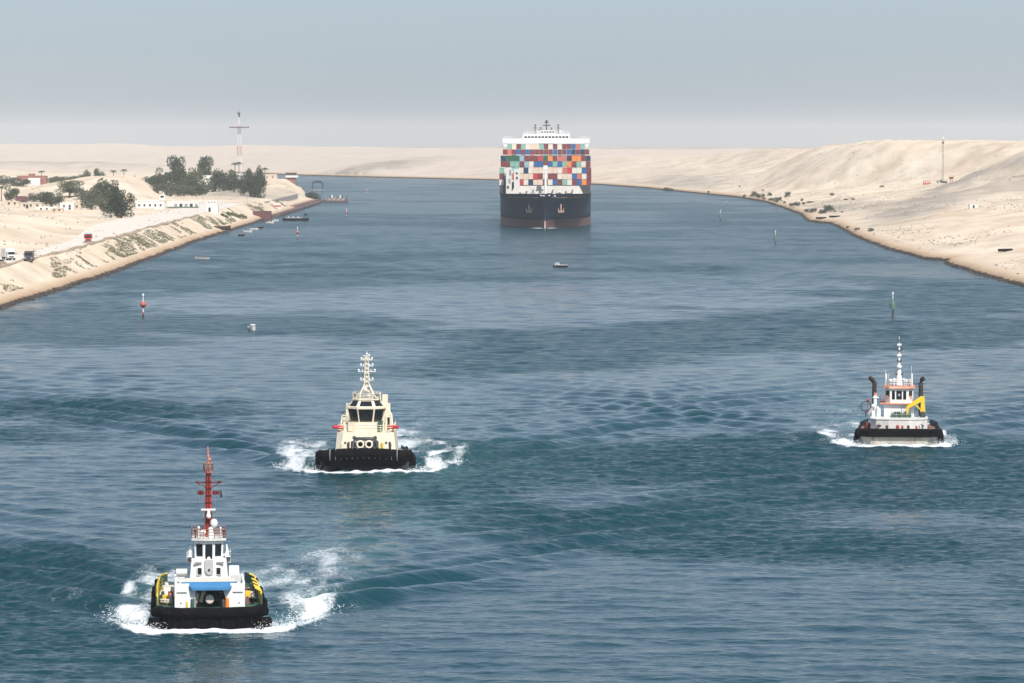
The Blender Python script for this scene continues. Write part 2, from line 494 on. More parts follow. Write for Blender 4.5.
def water_fields(X, Y, DY):
    """height and foam of the water surface; DY is the local row spacing"""
    rng = np.random.RandomState(3)
    H = np.zeros(X.shape)
    # low smooth swell everywhere, short ripples where a breeze touches the water
    br = sstep(-0.30, 0.55, 0.75 * fbm(X / 62 + 3, Y / 88, 5, 0.55) + 0.35 * fbm(X / 210 + 9, Y / 260, 3) + 0.10 * sstep(700, 1200, Y))
    br = np.maximum(br, 0.2)
    br = br + (0.75 + 0.65 * br - br) * sstep(1150, 1700, Y)
    swell = (0.30 + 0.30 * br) * (1 + 0.6 * vnoise(X / 70 + 40, Y / 90))
    for k in range(70):
        lam = 0.8 * (12.0 / 0.8) ** rng.rand()
        th = rng.normal(0, 0.42 if lam > 4.5 else 0.75) + 0.1
        kk = 2 * math.pi / lam
        a = 0.0076 * lam ** 0.72
        mod = swell if lam > 4.5 else (0.05 + 1.1 * br)
        H += a * sstep(1.6, 3.2, lam / DY) * mod * np.sin(kk * (math.sin(th) * X + math.cos(th) * Y) + rng.rand() * 6.28 + 1.3 * vnoise(X / 15 + k * 7, Y / 21))
    foam = np.zeros(X.shape)
    lace = np.zeros(X.shape)
    for (bx, by, hb, L, st, dr) in TUGS:
        d = Y - by                              # metres astern of the bow
        uw = X - bx - dr * d
        s = np.abs(X - bx)
        sw = np.abs(uw)
        dc = np.clip(d, 0.01, None)
        on = sstep(-2, 12, d)
        # diverging waves inside the 19.5 degree wedge
        for (c, lam, A, w0, wk) in ((0.33, 10.5, 0.62, 5.5, 0.030), (0.24, 8.0, 0.30, 4.5, 0.025), (0.41, 7.0, 0.20, 4.5, 0.030), (0.14, 6.0, 0.12, 4.0, 0.02)):
            cen = hb * 0.7 + c * dc
            env = np.exp(-((s - cen) / (w0 + wk * dc)) ** 2) * on / (1 + d.clip(0) / 130) ** 0.7 * (0.25 + 0.75 * sstep(300, 130, d))
            kk = 2 * math.pi / lam
            H += st * A * env * sstep(1.6, 3.2, lam / DY) * np.sin(kk * (0.80 * s - 0.60 * d + 3.2 * vnoise(X / 20 + c * 90, Y / 30)) + c * 30)
        # transverse swell astern
        env = np.exp(-(s / (hb + 0.22 * dc)) ** 2) * sstep(L, L + 30, d) / (1 + dc / 200)
        H += st * 0.10 * env * np.sin(2 * math.pi * d / 15.0 + 0.012 * s * s / (1 + dc / 60)) * sstep(1.6, 3.2, 15 / DY)
        # bow wave: the cushion of water pushed ahead and thrown to both sides
        edge = hb + 0.3 + (4.3 * (1 - np.exp(-(d + 1.5).clip(0) / 6.0)) + 0.035 * dc) * st ** 1.2
        near = sstep(-2.6, -0.6, d + 1.0 * vnoise(X / 1.3, Y / 1.1) - 0.016 * (s / hb) ** 2 * 20)
        ridge = np.exp(-((s - edge) / (0.75 + 0.04 * dc)) ** 2) * near * sstep(36, 6, d)
        front = np.exp(-((d + 0.9) / 1.1) ** 2) * sstep(hb + 2.5, hb - 1, s)
        H += st * (0.30 * ridge + 0.42 * front) * (1 + 0.6 * vnoise(X / 0.9, Y / 0.8)) * (0.7 + 0.3 * vnoise(X / 2.6, Y / 2.6))
        inside = sstep(edge + 1.2, edge - 1.2, s) * near
        foam = np.maximum(foam, np.clip(0.95 * front + 0.72 * ridge * (0.62 * sstep(42, 10, d) + 0.38 * sstep(12, 0, d)) * (0.8 + 0.4 * vnoise(X / 1.7, Y / 3.1)), 0, 1.2))
        foam = np.maximum(foam, inside * (0.16 * sstep(10, 1, d) + 0.50 * sstep(120, 25, d)) * (0.80 + 0.45 * fbm(X / 2.2, Y / 7, 4)) * (0.55 + 0.45 * sstep(hb * 0.6, hb + 3, s)))
        # broken crests on the wedge arms
        arm = np.exp(-((s - hb - 0.30 * dc - 2) / (3.0 + 0.05 * dc)) ** 2) * sstep(0, 14, d)
        foam = np.maximum(foam, arm * (0.22 * sstep(75, 12, d) + 0.05 * sstep(140, 40, d)) * (0.7 + 0.5 * fbm(X / 5, Y / 13, 3)))
        # churned water astern of the propellers
        wake = np.exp(-(sw / (hb * 0.9 + 0.045 * dc)) ** 2) * sstep(L * 0.7, L + 6, d)
        foam = np.maximum(foam, wake * (0.54 * sstep(170, 25, d)) * (0.72 + 0.55 * fbm(X / 4, Y / 18, 3)))
        lace = np.maximum(lace, wake * sstep(420, 40, d) * 0.9)
        lace = np.maximum(lace, inside * 0.8 * sstep(70, 10, d))
        H += wake * 0.13 * fbm(X / 1.6, Y / 2.2, 3) * sstep(220, 20, d) * sstep(2.2, 0.8, DY)
        H += inside * sstep(50, 3, d) * 0.10 * fbm(X / 0.9, Y / 1.1, 2)
    sx, sy = SHIP[0], SHIP[1]
    d = Y - sy; s = np.abs(X - sx)
    foam = np.maximum(foam, 0.9 * np.exp(-((d + 4) / 6) ** 2) * np.exp(-(s / 7) ** 2) * (0.4 + 0.6 * sstep(1, 3, s)))
    calm = br
    return H, np.clip(foam, 0, 1), np.clip(lace, 0, 1), calm

def water_material():
    m = bpy.data.materials.new('canal_water'); m.use_nodes = True
    n, l = m.node_tree.nodes, m.node_tree.links
    p = n['Principled BSDF']
    g = n.new('ShaderNodeNewGeometry')
    def noise(scale, det, stretch=(1, 1, 1), rough=0.6):
        mp = n.new('ShaderNodeMapping'); mp.inputs['Scale'].default_value = stretch
        l.new(g.outputs['Position'], mp.inputs['Vector'])
        t = n.new('ShaderNodeTexNoise'); t.inputs['Scale'].default_value = scale; t.inputs['Detail'].default_value = det; t.inputs['Roughness'].default_value = rough
        l.new(mp.outputs[0], t.inputs['Vector'])
        return t.outputs[0]
    def math_(op, a, b=None, c=None):
        x = n.new('ShaderNodeMath'); x.operation = op
        for k, v in enumerate((a, b, c)):
            if v is None: continue
            if isinstance(v, (int, float)): x.inputs[k].default_value = v
            else: l.new(v, x.inputs[k])
        return x.outputs[0]
    def ramp(src, a, b, lo=0.0, hi=1.0):
        x = n.new('ShaderNodeMapRange'); x.interpolation_type = 'SMOOTHSTEP'
        x.inputs['From Min'].default_value = a; x.inputs['From Max'].default_value = b
        x.inputs['To Min'].default_value = lo; x.inputs['To Max'].default_value = hi
        l.new(src, x.inputs['Value']); return x.outputs[0]
    def attr(k):
        a = n.new('ShaderNodeAttribute'); a.attribute_name = k; return a.outputs['Fac']
    def mixc(f, a, b):
        x = n.new('ShaderNodeMix'); x.data_type = 'RGBA'
        l.new(f, x.inputs['Factor'])
        for k, v in (('A', a), ('B', b)):
            if isinstance(v, tuple): x.inputs[k].default_value = v + (1,)
            else: l.new(v, x.inputs[k])
        return x.outputs['Result']
    # foam: broken by a lacy noise where it is thin
    fn = math_('ADD', math_('MULTIPLY', noise(3.0, 6, (1, 0.55, 1), 0.78), 0.62), math_('MULTIPLY', noise(0.34, 4, (1, 0.5, 1)), 0.38))
    fo = attr('foam')
    thr = math_('SUBTRACT', 1.0, math_('MULTIPLY', fo, 0.92))
    fm = ramp(math_('SUBTRACT', math_('MULTIPLY_ADD', fn, 1.0, 0.28), thr), -0.02, 0.34)
    # water body: green-blue, milky where the propellers stir air into it
    body = mixc(noise(0.004, 4, (1, 0.5, 1)), WATER_A, WATER_B)
    lace = math_('MULTIPLY', attr('lace'), ramp(noise(0.16, 5, (1, 0.4, 1)), 0.35, 0.7))
    body = mixc(math_('MULTIPLY', lace, 0.7), body, (0.075, 0.175, 0.165))
    col = mixc(fm, body, (0.74, 0.78, 0.79))
    l.new(col, p.inputs['Base Color'])
    ro = math_('MULTIPLY_ADD', attr('breeze'), 0.12, 0.05)
    l.new(math_('MULTIPLY_ADD', fm, 0.6, ro), p.inputs['Roughness'])
    p.inputs['IOR'].default_value = 1.33
    p.inputs['Specular IOR Level'].default_value = 0.27
    # ripples finer than the mesh, stronger where a breeze touches the water
    breeze = math_('MULTIPLY_ADD', attr('breeze'), 1.0, 0.0)
    b1 = n.new('ShaderNodeBump'); b1.inputs['Distance'].default_value = RIP1
    l.new(noise(0.9, 4, (0.55, 1, 1), 0.65), b1.inputs['Height']); l.new(breeze, b1.inputs['Strength'])
    b2 = n.new('ShaderNodeBump'); b2.inputs['Distance'].default_value = RIP2
    l.new(noise(0.16, 5, (0.5, 1, 1), 0.6), b2.inputs['Height']); l.new(breeze, b2.inputs['Strength'])
    l.new(b1.outputs[0], b2.inputs['Normal'])
    b3 = n.new('ShaderNodeBump'); b3.inputs['Distance'].default_value = 0.10
    l.new(fn, b3.inputs['Height']); l.new(fm, b3.inputs['Strength'])
    l.new(b2.outputs[0], b3.inputs['Normal'])
    l.new(b3.outputs[0], p.inputs['Normal'])
    return m
WATER_A, WATER_B = (0.002, 0.033, 0.040), (0.003, 0.045, 0.057)
RIP1, RIP2 = 0.50, 2.3

u_in = np.linspace(-0.16, 0.16, 660)
u_out = np.array([0.17, 0.185, 0.21, 0.25, 0.32, 0.45, 0.7, 1.2, 2.2])
uu = np.concatenate([-u_out[::-1], u_in, u_out])
rows = [-880, -600, -350, -150, 0, 80, 140, 190, 225, 250]
y = 268.0
while y < 9600:
    rows.append(y)
    y += 0.00075 * y if y < 760 else (0.0014 * y if y < 2600 else 0.008 * y)
rows = np.array(rows)
half = np.maximum(rows, 300.0) + 40
WX = uu[None, :] * half[:, None]
WY = np.repeat(rows[:, None], len(uu), 1)
DYr = np.gradient(rows)
H, FO, LA, CALM = water_fields(WX, WY, np.repeat(DYr[:, None], len(uu), 1))
H[WY < 262] = 0
water = grid_mesh('canal_water', WX, WY, H, water_material(), True, {'foam': FO, 'lace': LA, 'breeze': CALM})
tag(water, 'rippled blue-green canal water with white bow waves and wakes', None, None, 'structure')

# ------------------------------------------------------------------ spray thrown up along the bow waves
def spray_mat():
    m = bpy.data.materials.new('spray_white'); m.use_nodes = True
    b_ = m.node_tree.nodes['Principled BSDF']
    b_.inputs['Base Color'].default_value = (0.80, 0.83, 0.84, 1); b_.inputs['Roughness'].default_value = 0.6
    return m
SPRAY = spray_mat()
for ti, ((bx, by, hb, L, st_, dr), who) in enumerate(zip(TUGS, ('the near red-masted tugboat', 'the cream tugboat', 'the weathered tugboat'))):
    rs = np.random.RandomState(40 + ti)
    n = 3000
    d = -0.8 + 26 * rs.rand(n) ** 1.9
    edge = hb + 0.3 + (4.3 * (1 - np.exp(-(d + 1.5).clip(0) / 6.0)) + 0.035 * d.clip(0)) * st_ ** 1.2
    side = np.where(rs.rand(n) < 0.5, -1, 1)
    s_ = edge + rs.normal(-0.5, 0.9, n) - (edge - hb).clip(0) * 0.6 * rs.rand(n) ** 2
    k = rs.rand(n) < 0.0
    s_ = np.where(k, hb * rs.rand(n), s_); d = np.where(k, -1.5 + 0.4 * rs.randn(n), d)
    zz = 0.05 + (0.30 * rs.rand(n) + 0.75 * rs.rand(n) ** 5) * np.exp(-d.clip(0) / 16)
    zz = np.where(k, 0.30 + 0.22 * rs.rand(n) ** 2, zz)
    P = np.stack([bx + side * s_, by + d, zz], 1)
    sz = 0.016 + 0.034 * rs.rand(n) ** 2
    tet = np.array([(1, 0, -.5), (-.6, .9, -.5), (-.6, -.9, -.5), (0, 0, .9)])
    v = (tet[None] * sz[:, None, None] * np.array((1.5, 1.5, 1)) + P[:, None]).reshape(-1, 3)
    f = (np.array([(0, 1, 3), (1, 2, 3), (2, 0, 3), (0, 2, 1)])[None] + (np.arange(n) * 4)[:, None, None]).reshape(-1, 3)
    me = bpy.data.meshes.new('bow_spray'); me.from_pydata(v.tolist(), [], f.tolist()); me.materials.append(SPRAY)
    o = bpy.data.objects.new('bow_spray', me); C.objects.link(o)
    tag(o, 'white spray thrown up around the bow of ' + who, 'spray', None, 'stuff')

# ------------------------------------------------------------------ haze
hz = MB().box(-17000, 17000, -950, 22000, -9, 112).build('haze', bpy.data.materials.new('haze_air'))
hm = hz.data.materials[0]; hm.use_nodes = True
hn, hl = hm.node_tree.nodes, hm.node_tree.links
hn.clear()
pv = hn.new('ShaderNodeVolumePrincipled')
pv.inputs['Color'].default_value = (0.85, 0.865, 0.85, 1)
pv.inputs['Density'].default_value = HAZE_DENSITY
pv.inputs['Anisotropy'].default_value = 0.0
ho = hn.new('ShaderNodeOutputMaterial')
hl.new(pv.outputs[0], ho.inputs['Volume'])
tag(hz, 'thin pale dust haze over the canal', None, None, 'stuff')
# ------------------------------------------------------------------ paints
white = mat('white_paint', (0.80, 0.80, 0.78), 0.42, var=0.04, stain=(0.42, 0.30, 0.20), samt=0.28)
cream = mat('cream_paint', (0.80, 0.71, 0.54), 0.42, var=0.05, stain=(0.45, 0.30, 0.18), samt=0.18)
dirty_white = mat('dirty_white_paint', (0.66, 0.65, 0.61), 0.5, var=0.08, vscale=1.2, stain=(0.34, 0.20, 0.11), samt=0.5)
red_paint = mat('red_paint', (0.42, 0.045, 0.03), 0.42, var=0.12, stain=(0.16, 0.03, 0.02), samt=0.4)
black_rubber = mat('black_rubber', (0.005, 0.005, 0.006), 0.9, var=0.35, vscale=1.5, stain=(0.03, 0.027, 0.024), samt=0.5, sscale=(0.8, 0.8, 1.5), bump=0.4, spec=0.08)
black_paint = mat('black_paint', (0.008, 0.009, 0.011), 0.5, var=0.25, stain=(0.04, 0.03, 0.025), samt=0.35, spec=0.12)
glass = mat('dark_glass', (0.012, 0.016, 0.02), 0.06, var=0.3, vscale=1.5)
steel = mat('grey_steel', (0.30, 0.30, 0.29), 0.5, 0.2, var=0.15, stain=(0.25, 0.14, 0.08), samt=0.4)
dark_steel = mat('dark_steel', (0.05, 0.052, 0.055), 0.55, var=0.25, stain=(0.12, 0.06, 0.03), samt=0.4)
yellow = mat('yellow_paint', (0.72, 0.50, 0.03), 0.45, var=0.1, stain=(0.3, 0.16, 0.05), samt=0.3)
orange = mat('orange_paint', (0.75, 0.22, 0.03), 0.5, var=0.1)
orange_trim = mat('faded_orange_paint', (0.58, 0.25, 0.15), 0.55, var=0.2, vscale=1.2, stain=(0.5, 0.42, 0.36), samt=0.6, sscale=(1.5, 1.5, 1.5))
green_deck = mat('green_deck_paint', (0.03, 0.095, 0.055), 0.6, var=0.2, stain=(0.09, 0.08, 0.05), samt=0.4)
blue_cover = mat('blue_cover', (0.05, 0.21, 0.42), 0.6, var=0.1)
beige_cover = mat('beige_cover', (0.62, 0.57, 0.47), 0.7, var=0.08)
red_oxide = mat('red_oxide', (0.17, 0.075, 0.08), 0.6, var=0.2, stain=(0.07, 0.04, 0.045), samt=0.5, sscale=(0.15, 0.15, 0.05))
navy_hull = mat('navy_hull_paint', (0.001, 0.030, 0.080), 0.7, var=0.2, vscale=0.12, stain=(0.02, 0.035, 0.055), samt=0.4, sscale=(0.25, 0.25, 0.03))

# ------------------------------------------------------------------ container ship
def ship_hull_half(y, z):
    wl_ = np.interp(y, [-9, 0, 10, 25, 50, 80, 110, 330, 362], [0.05, 0.25, 4.6, 10.5, 17.5, 22.2, 24.3, 24.3, 15])
    dk = np.interp(y, [-9, 0, 8, 20, 40, 65, 85, 340, 362], [2.4, 12, 16.5, 20.2, 23.0, 24.2, 24.4, 24.4, 21.5])
    t = np.clip(z / 17.3, 0, 1) ** 1.55
    return max(0.05, wl_ * (1 - t) + dk * t)
def ship_stem(z):
    return -9.0 * np.clip(z / 17.6, 0, 1) ** 1.5 if z > 0 else 0.0
def ship_loft(zs, deck=False):
    secs = []
    for y in [0, 4, 9, 16, 26, 40, 56, 75, 95, 115, 180, 260, 320, 345, 362]:
        right = []
        for z in zs:
            f = max(0.0, 1 - y / 40.0)
            yy = y + ship_stem(z) * f
            w = ship_hull_half(yy, z) if y > 0 else 0.25 + 1.4 * np.clip(z / 17.6, 0, 1) ** 2
            zz = z if z < 17 else z - 0.8 * min(1, y / 75)
            right.append((w, yy, zz))
        secs.append([(-a, b, c) for a, b, c in right[::-1]] + right)
    return secs

SHIP_RZ = -0.0105
def on_ship(x, y):
    c, s_ = math.cos(SHIP_RZ), math.sin(SHIP_RZ)
    return SHIP[0] + x * c - y * s_, SHIP[1] + x * s_ + y * c
ship = empty('container_ship', (SHIP[0], SHIP[1], 0), 'huge dark blue container ship with white bridge carrying colourful stacks up the channel', 'ship', None, SHIP_RZ)
BOOT = 4.1
loft(ship_loft([BOOT, 6, 8, 10, 12, 14, 16, 17.6])).build('hull', navy_hull, ship)
o = loft(ship_loft([-7, -4, -1, 0.6, 2.2, BOOT])).build('boot_topping', red_oxide, ship)
deckm = MB()
pts = [(ship_hull_half(y, 16) - 0.4, y) for y in (-6, 0, 8, 20, 40, 65, 90, 200, 330, 360)]
deckm.prism([(-a, b) for a, b in pts] + pts[::-1], 15.4, 15.8)
deckm.build('deck', mat('ship_deck_paint', (0.20, 0.10, 0.075), 0.7), ship)
# bulb at the forefoot
MB().ball((0, -3.0, -2.3), 2.2, 6.0, 2.4).build('bulbous_bow', mat('pale_bow_paint', (0.55, 0.45, 0.42), 0.5), ship)
MB().box(-0.35, 0.35, -0.8, 0.6, 0, 3.6, tx=0.1).build('draught_mark_plate', mat('pale_bow_paint', (0.55, 0.45, 0.42)), ship)
for sx in (-1, 1):
    a = MB()
    yy = 4.0
    x = sx * 8.2
    # shank, crown and two flukes lying against the flare
    yb = -5.6
    a.box(x - 0.35, x + 0.35, yb - 0.3, yb + 4, 8.7, 12.2)
    a.box(x - 1.5, x + 1.5, yb - 0.5, yb + 4, 8.0, 8.9)
    a.hexa([(x - 1.6, yb - 0.6, 8.6), (x - 1.0, yb - 0.6, 8.6), (x - 1.0, yb + 4, 8.6), (x - 1.6, yb + 4, 8.6), (x - 1.4, yb - 0.4, 10.4), (x - 1.25, yb - 0.4, 10.4), (x - 1.25, yb + 4, 10.4), (x - 1.4, yb + 4, 10.4)])
    a.hexa([(x + 1.0, yb - 0.6, 8.6), (x + 1.6, yb - 0.6, 8.6), (x + 1.6, yb + 4, 8.6), (x + 1.0, yb + 4, 8.6), (x + 1.25, yb - 0.4, 10.4), (x + 1.4, yb - 0.4, 10.4), (x + 1.4, yb + 4, 10.4), (x + 1.25, yb + 4, 10.4)])
    a.build('anchor', mat('rusty_anchor', (0.40, 0.25, 0.20), 0.7, var=0.3) if sx > 0 else dark_steel, ship)  # left anchor takes a darker material to stand for its shaded side
# white emblem plates and light patches on the bow
for (xa, z) in ((-0.6, 16.6), (2.2, 16.7), (-2.0, 16.7), (5.0, 16.5)):
    MB().box(xa - 0.5, xa + 0.5, -9.35, -6, z - 0.25, z + 0.25).build('fairlead', dirty_white, ship)
# breakwater
b = MB()
b.hexa([(-18.8, 29, 15.6), (20.5, 29, 15.6), (20.5, 30, 15.6), (-18.8, 30, 15.6), (-15.6, 33, 21.2), (17.6, 33, 21.2), (17.6, 33.5, 21.2), (-15.6, 33.5, 21.2)])
br = b.build('breakwater', mat('pale_breakwater', (0.44, 0.42, 0.38), 0.6, var=0.1, vscale=0.3, stain=(0.30, 0.22, 0.16), samt=0.6, sscale=(0.3, 0.3, 0.15)), ship)
for k in range(9):
    x = -13 + k * 3.4
    MB().box(x - 0.3, x + 0.3, 29.0, 30.5, 17.2 + 0.7 * (k % 3), 17.9 + 0.7 * (k % 3)).build('bracket', dark_steel, br)
for x in (-11, -6.5, -2.2, 2.4, 7, 12.6):
    w = MB()
    w.tube((x - 1.0, 14, 16.9), (x + 1.0, 14, 16.9), 0.8, n=10)
    w.box(x - 1.4, x - 1.05, 13, 15, 15.8, 17.9).box(x + 1.05, x + 1.4, 13, 15, 15.8, 17.9)
    w.build('mooring_winch', dark_steel if x > 0 else steel, ship)
# foremast
fm = MB()
fm.tube((0.2, 24, 15.8), (0.2, 24, 31.2), 0.75, 0.5, 10)
fm.box(-0.9, 1.3, 23.3, 24.7, 29.6, 31.8)
fm.box(-1.7, 2.1, 23.5, 24.5, 28.2, 28.7)
fmo = fm.build('foremast', white, ship)
MB().tube((0.2, 24, 31.8), (0.2, 24, 33.4), 0.12).build('mast_light', red_paint, fmo)
# bulwark steelwork at the shoulders
for (xa, xb, m_) in ((-24, -22.6, dark_steel), (-21.6, -20.4, dark_steel), (18.2, 19.6, dark_steel), (20.4, 21.8, dark_steel), (22.4, 23.8, dark_steel)):
    k = MB()
    k.box(xa, xb, 60, 62, 16.2, 18.4).box(xa + 0.2, xb - 0.2, 60.3, 61.8, 18.4, 21.2)
    k.build('lashing_post', m_, ship)
tw = MB()
tw.box(-20.6, -17.6, 54, 57, 16, 30.6).box(-16.4, -13.4, 54, 57, 16, 29.8)
tw.box(-17.6, -16.4, 54.6, 56.4, 27.6, 28.8).box(-17.6, -16.4, 54.6, 56.4, 23.0, 24.2)
two = tw.build('access_tower', dirty_white, ship)
for (x, z, h) in ((-18.4, 26.4, 2.8), (-18.8, 22.2, 2.4), (-14.9, 24.4, 1.3), (-15.0, 27.0, 1.0), (-19.6, 19.4, 1.6)):
    MB().box(x - 0.55, x + 0.55, 53.93, 54.3, z, z + h).build('opening', steel if h > 2 else dark_steel, two)
# deckhouse and bridge
BY = 226.0
bd = MB()
bd.box(-19.5, 19.5, BY, BY + 16, 15.8, 42.6)
hb_ = bd.build('deckhouse', white, ship)
wg = MB()
wg.box(-24.6, 24.6, BY - 1.2, BY + 5, 42.9, 45.7)
wg.hexa([(-23.2, BY - 1, 40.6), (-22.6, BY - 1, 40.6), (-22.6, BY + 4, 40.6), (-23.2, BY + 4, 40.6), (-24.6, BY - 1, 42.9), (-21.5, BY - 1, 42.9), (-21.5, BY + 4, 42.9), (-24.6, BY + 4, 42.9)])
wg.hexa([(22.6, BY - 1, 40.6), (23.2, BY - 1, 40.6), (23.2, BY + 4, 40.6), (22.6, BY + 4, 40.6), (21.5, BY - 1, 42.9), (24.6, BY - 1, 42.9), (24.6, BY + 4, 42.9), (21.5, BY + 4, 42.9)])
wg.build('bridge_wing', white, ship)
bh = MB().box(-13.2, 13.4, BY - 0.4, BY + 9, 45.7, 48.4).build('bridge', white, ship)
for k in range(13):
    x = -11.6 + k * 1.95
    MB().box(x - 0.72, x + 0.72, BY - 0.46, BY - 0.1, 46.0, 47.0).build('window', glass, bh)
top = MB().box(-3.4, 5.0, BY + 1, BY + 6, 48.4, 50.4).build('monkey_island', white, ship)
for k in range(5):
    x = -2.4 + k * 1.6
    MB().box(x - 0.6, x + 0.6, BY + 0.94, BY + 1.2, 48.8, 49.9).build('window', glass, top)
rr = MB().rail([(-13, BY, 48.4), (13.2, BY, 48.4)], 1.1, 0.07, step=2.0)
rr.rail([(-24.4, BY - 1, 45.7), (-19, BY - 1, 45.7)], 1.1, 0.07, step=2.0).rail([(19, BY - 1, 45.7), (24.4, BY - 1, 45.7)], 1.1, 0.07, step=2.0)
rr.build('railing', white, ship)
for (x, h, r, arm) in ((-6.2, 5.0, 0.28, 1.0), (0.2, 7.2, 0.42, 2.2), (6.8, 5.0, 0.28, 1.0), (-3.0, 3.6, 0.2, 1.4), (3.0, 3.4, 0.2, 0.8), (9.8, 2.8, 0.13, 0), (-10.6, 3.6, 0.1, 0), (12.6, 2.4, 0.12, 0)):
    k = MB().tube((x, BY + 3, 48.3), (x, BY + 3, 48.4 + h), r, r * 0.7, 6)
    if arm:
        k.box(x - arm, x + arm, BY + 2.8, BY + 3.2, 48.4 + h * 0.62, 48.4 + h * 0.70)
        k.box(x - arm * 0.6, x + arm * 0.6, BY + 2.8, BY + 3.2, 48.4 + h * 0.86, 48.4 + h * 0.93)
        k.ball((x, BY + 3, 48.4 + h), r * 1.5)
    k.build('antenna_mast', dark_steel if arm else white, ship)
for x in (-4.6, 1.8, 8.0):
    k = MB().ball((x, BY + 4, 49.6), 0.8).tube((x, BY + 4, 48.3), (x, BY + 4, 49.2), 0.3)
    k.build('satellite_dome', white, ship)
fu = MB().box(-5, 5, 296, 308, 15.8, 44, tx=0.5, ty=0.8)
fu.build('funnel', mat('funnel_paint', (0.02, 0.05, 0.12), 0.5), ship)

# ------------------------------------------------------------------ containers
COLS = {'G': ('mint green', (0.24, 0.45, 0.37)), 'W': ('off white', (0.72, 0.68, 0.58)), 'M': ('maroon', (0.20, 0.045, 0.05)), 'B': ('blue', (0.02, 0.13, 0.32)),
        'N': ('dark navy', (0.012, 0.04, 0.09)), 'O': ('orange', (0.80, 0.26, 0.05)), 'R': ('bright red', (0.52, 0.045, 0.06)), 'S': ('salmon', (0.55, 0.17, 0.13)),
        'D': ('dark green', (0.018, 0.12, 0.075)), 'L': ('pale blue', (0.30, 0.45, 0.52)), 'P': ('pale beige', (0.72, 0.58, 0.46))}
CM = {k: mat('container_' + v[0].replace(' ', '_'), v[1], 0.5, var=0.08, vscale=0.3, stain=tuple(c * 0.55 for c in v[1]), samt=0.5, sscale=(0.35, 0.35, 0.12)) for k, v in COLS.items()}
def container_mesh(k):
    b = MB()
    w, h, L = 1.219, 2.9, 12.19
    b.box(-w + 0.06, w - 0.06, 0.09, L - 0.06, 0.08, h - 0.06)
    for x in (-w, w - 0.16):
        for y in (0, L - 0.16):
            b.box(x, x + 0.16, y, y + 0.16, 0, h)
    for y in (0, L - 0.14):
        b.box(-w + 0.16, w - 0.16, y + 0.01, y + 0.14, 0.0, 0.16).box(-w + 0.16, w - 0.16, y + 0.01, y + 0.14, h - 0.14, h - 0.002)
    for x in (-w + 0.01, w - 0.13):
        b.box(x, x + 0.12, 0.16, L - 0.16, 0.0, 0.16).box(x, x + 0.12, 0.16, L - 0.16, h - 0.12, h - 0.002)
    for i in range(30):      # corrugated sides
        y = 0.4 + i * 0.38
        for x in (-w + 0.03, w - 0.06):
            b.box(x, x + 0.034, y, y + 0.19, 0.16, h - 0.12)
    for x in (-0.75, -0.28, 0.28, 0.75):      # door bars
        b.tube((x, 0.06, 0.16), (x, 0.06, h - 0.14), 0.035, n=5)
    b.box(-0.02, 0.02, 0.05, 0.1, 0.16, h - 0.14)
    o = b.build('shipping_container', CM[k])
    me = o.data
    bpy.data.objects.remove(o)
    return me
CMESH = {k: container_mesh(k) for k in COLS}
PITCH_X, PITCH_Z = 2.55, 3.05
ROWS = [(206, 36.7 + PITCH_Z, 'G W M G W P P G M W M W M M B S G'),
        (206, 36.7, 'M S M B M B M M M M M B M M B N M N M'),
        (112, 30.55 + PITCH_Z, 'N D D D L M M M R D O M S S N O O M N'),
        (112, 30.55, 'M M G G M L W B B M B G B G O M G W M'),
        (60, 21.35 + 2 * PITCH_Z, 'G W . . W N W P P W P P W S R W W B M'),
        (60, 21.35 + PITCH_Z, 'M G . . P P P R M W M M W P P B S W M'),
        (60, 21.35, 'W N . . R W N P P M W B M G W M B O M')]
ORD = ['', 'first', 'second', 'third', 'fourth', 'fifth', 'sixth', 'seventh', 'eighth', 'ninth', 'tenth', 'eleventh', 'twelfth', 'thirteenth', 'fourteenth',
       'fifteenth', 'sixteenth', 'seventeenth', 'eighteenth', 'nineteenth', 'twentieth']
LEVEL = ['topmost', 'second highest', 'third highest', 'fourth highest', 'third lowest', 'second lowest', 'lowest']
rnd = random.Random(11)
for ri, (y, z, s) in enumerate(ROWS):
    ks = s.split()
    seen = {}
    total = {k: ks.count(k) for k in set(ks)}
    for ci, k in enumerate(ks):
        if k == '.': continue
        seen[k] = seen.get(k, 0) + 1
        o = bpy.data.objects.new('shipping_container', CMESH[k])
        C.objects.link(o)
        o.location = on_ship((ci - (len(ks) - 1) / 2) * PITCH_X, y + rnd.uniform(0, 0.25)) + (z,)
        o.rotation_euler = (0, 0, SHIP_RZ)
        cn = COLS[k][0]
        if total[k] == 1:
            lab = f'only {cn} shipping container in the {LEVEL[ri]} row across the ship'
        else:
            lab = f'{cn} shipping container, {ORD[seen[k]]} {cn} one from the left in the {LEVEL[ri]} row'
        tag(o, lab, 'container', 'containers stacked on the ship')
# the stacks behind and below, seen only in slivers
st = MB()
keys = list(COLS)
for (y, z0, nz, nc) in ((74, 21.3, 3, 19), (112, 21.4, 3, 19), (126, 21.4, 4, 19), (150, 21.4, 4, 19), (164, 21.4, 4, 19), (192, 21.4, 5, 19), (206, 21.4, 5, 19)):
    for iz in range(nz):
        for ix in range(nc):
            x = (ix - (nc - 1) / 2) * PITCH_X
            st.box(x - 1.21, x + 1.21, y + 0.1, y + 12.1, z0 + iz * PITCH_Z + 0.01, z0 + iz * PITCH_Z + 2.9, mi=rnd.randrange(len(keys)))
o = st.build('stacked_containers', [CM[k] for k in keys])
o.location = (SHIP[0], SHIP[1], 0)
o.rotation_euler = (0, 0, SHIP_RZ)
tag(o, 'rest of the containers packed behind and below the front faces of the stacks', 'containers', None, 'stuff')
hc = MB()
for (y0, y1) in ((58, 87), (110, 139), (148, 177), (190, 219)):
    hc.box(-23.6, 23.6, y0, y1, 15.8, 21.25)
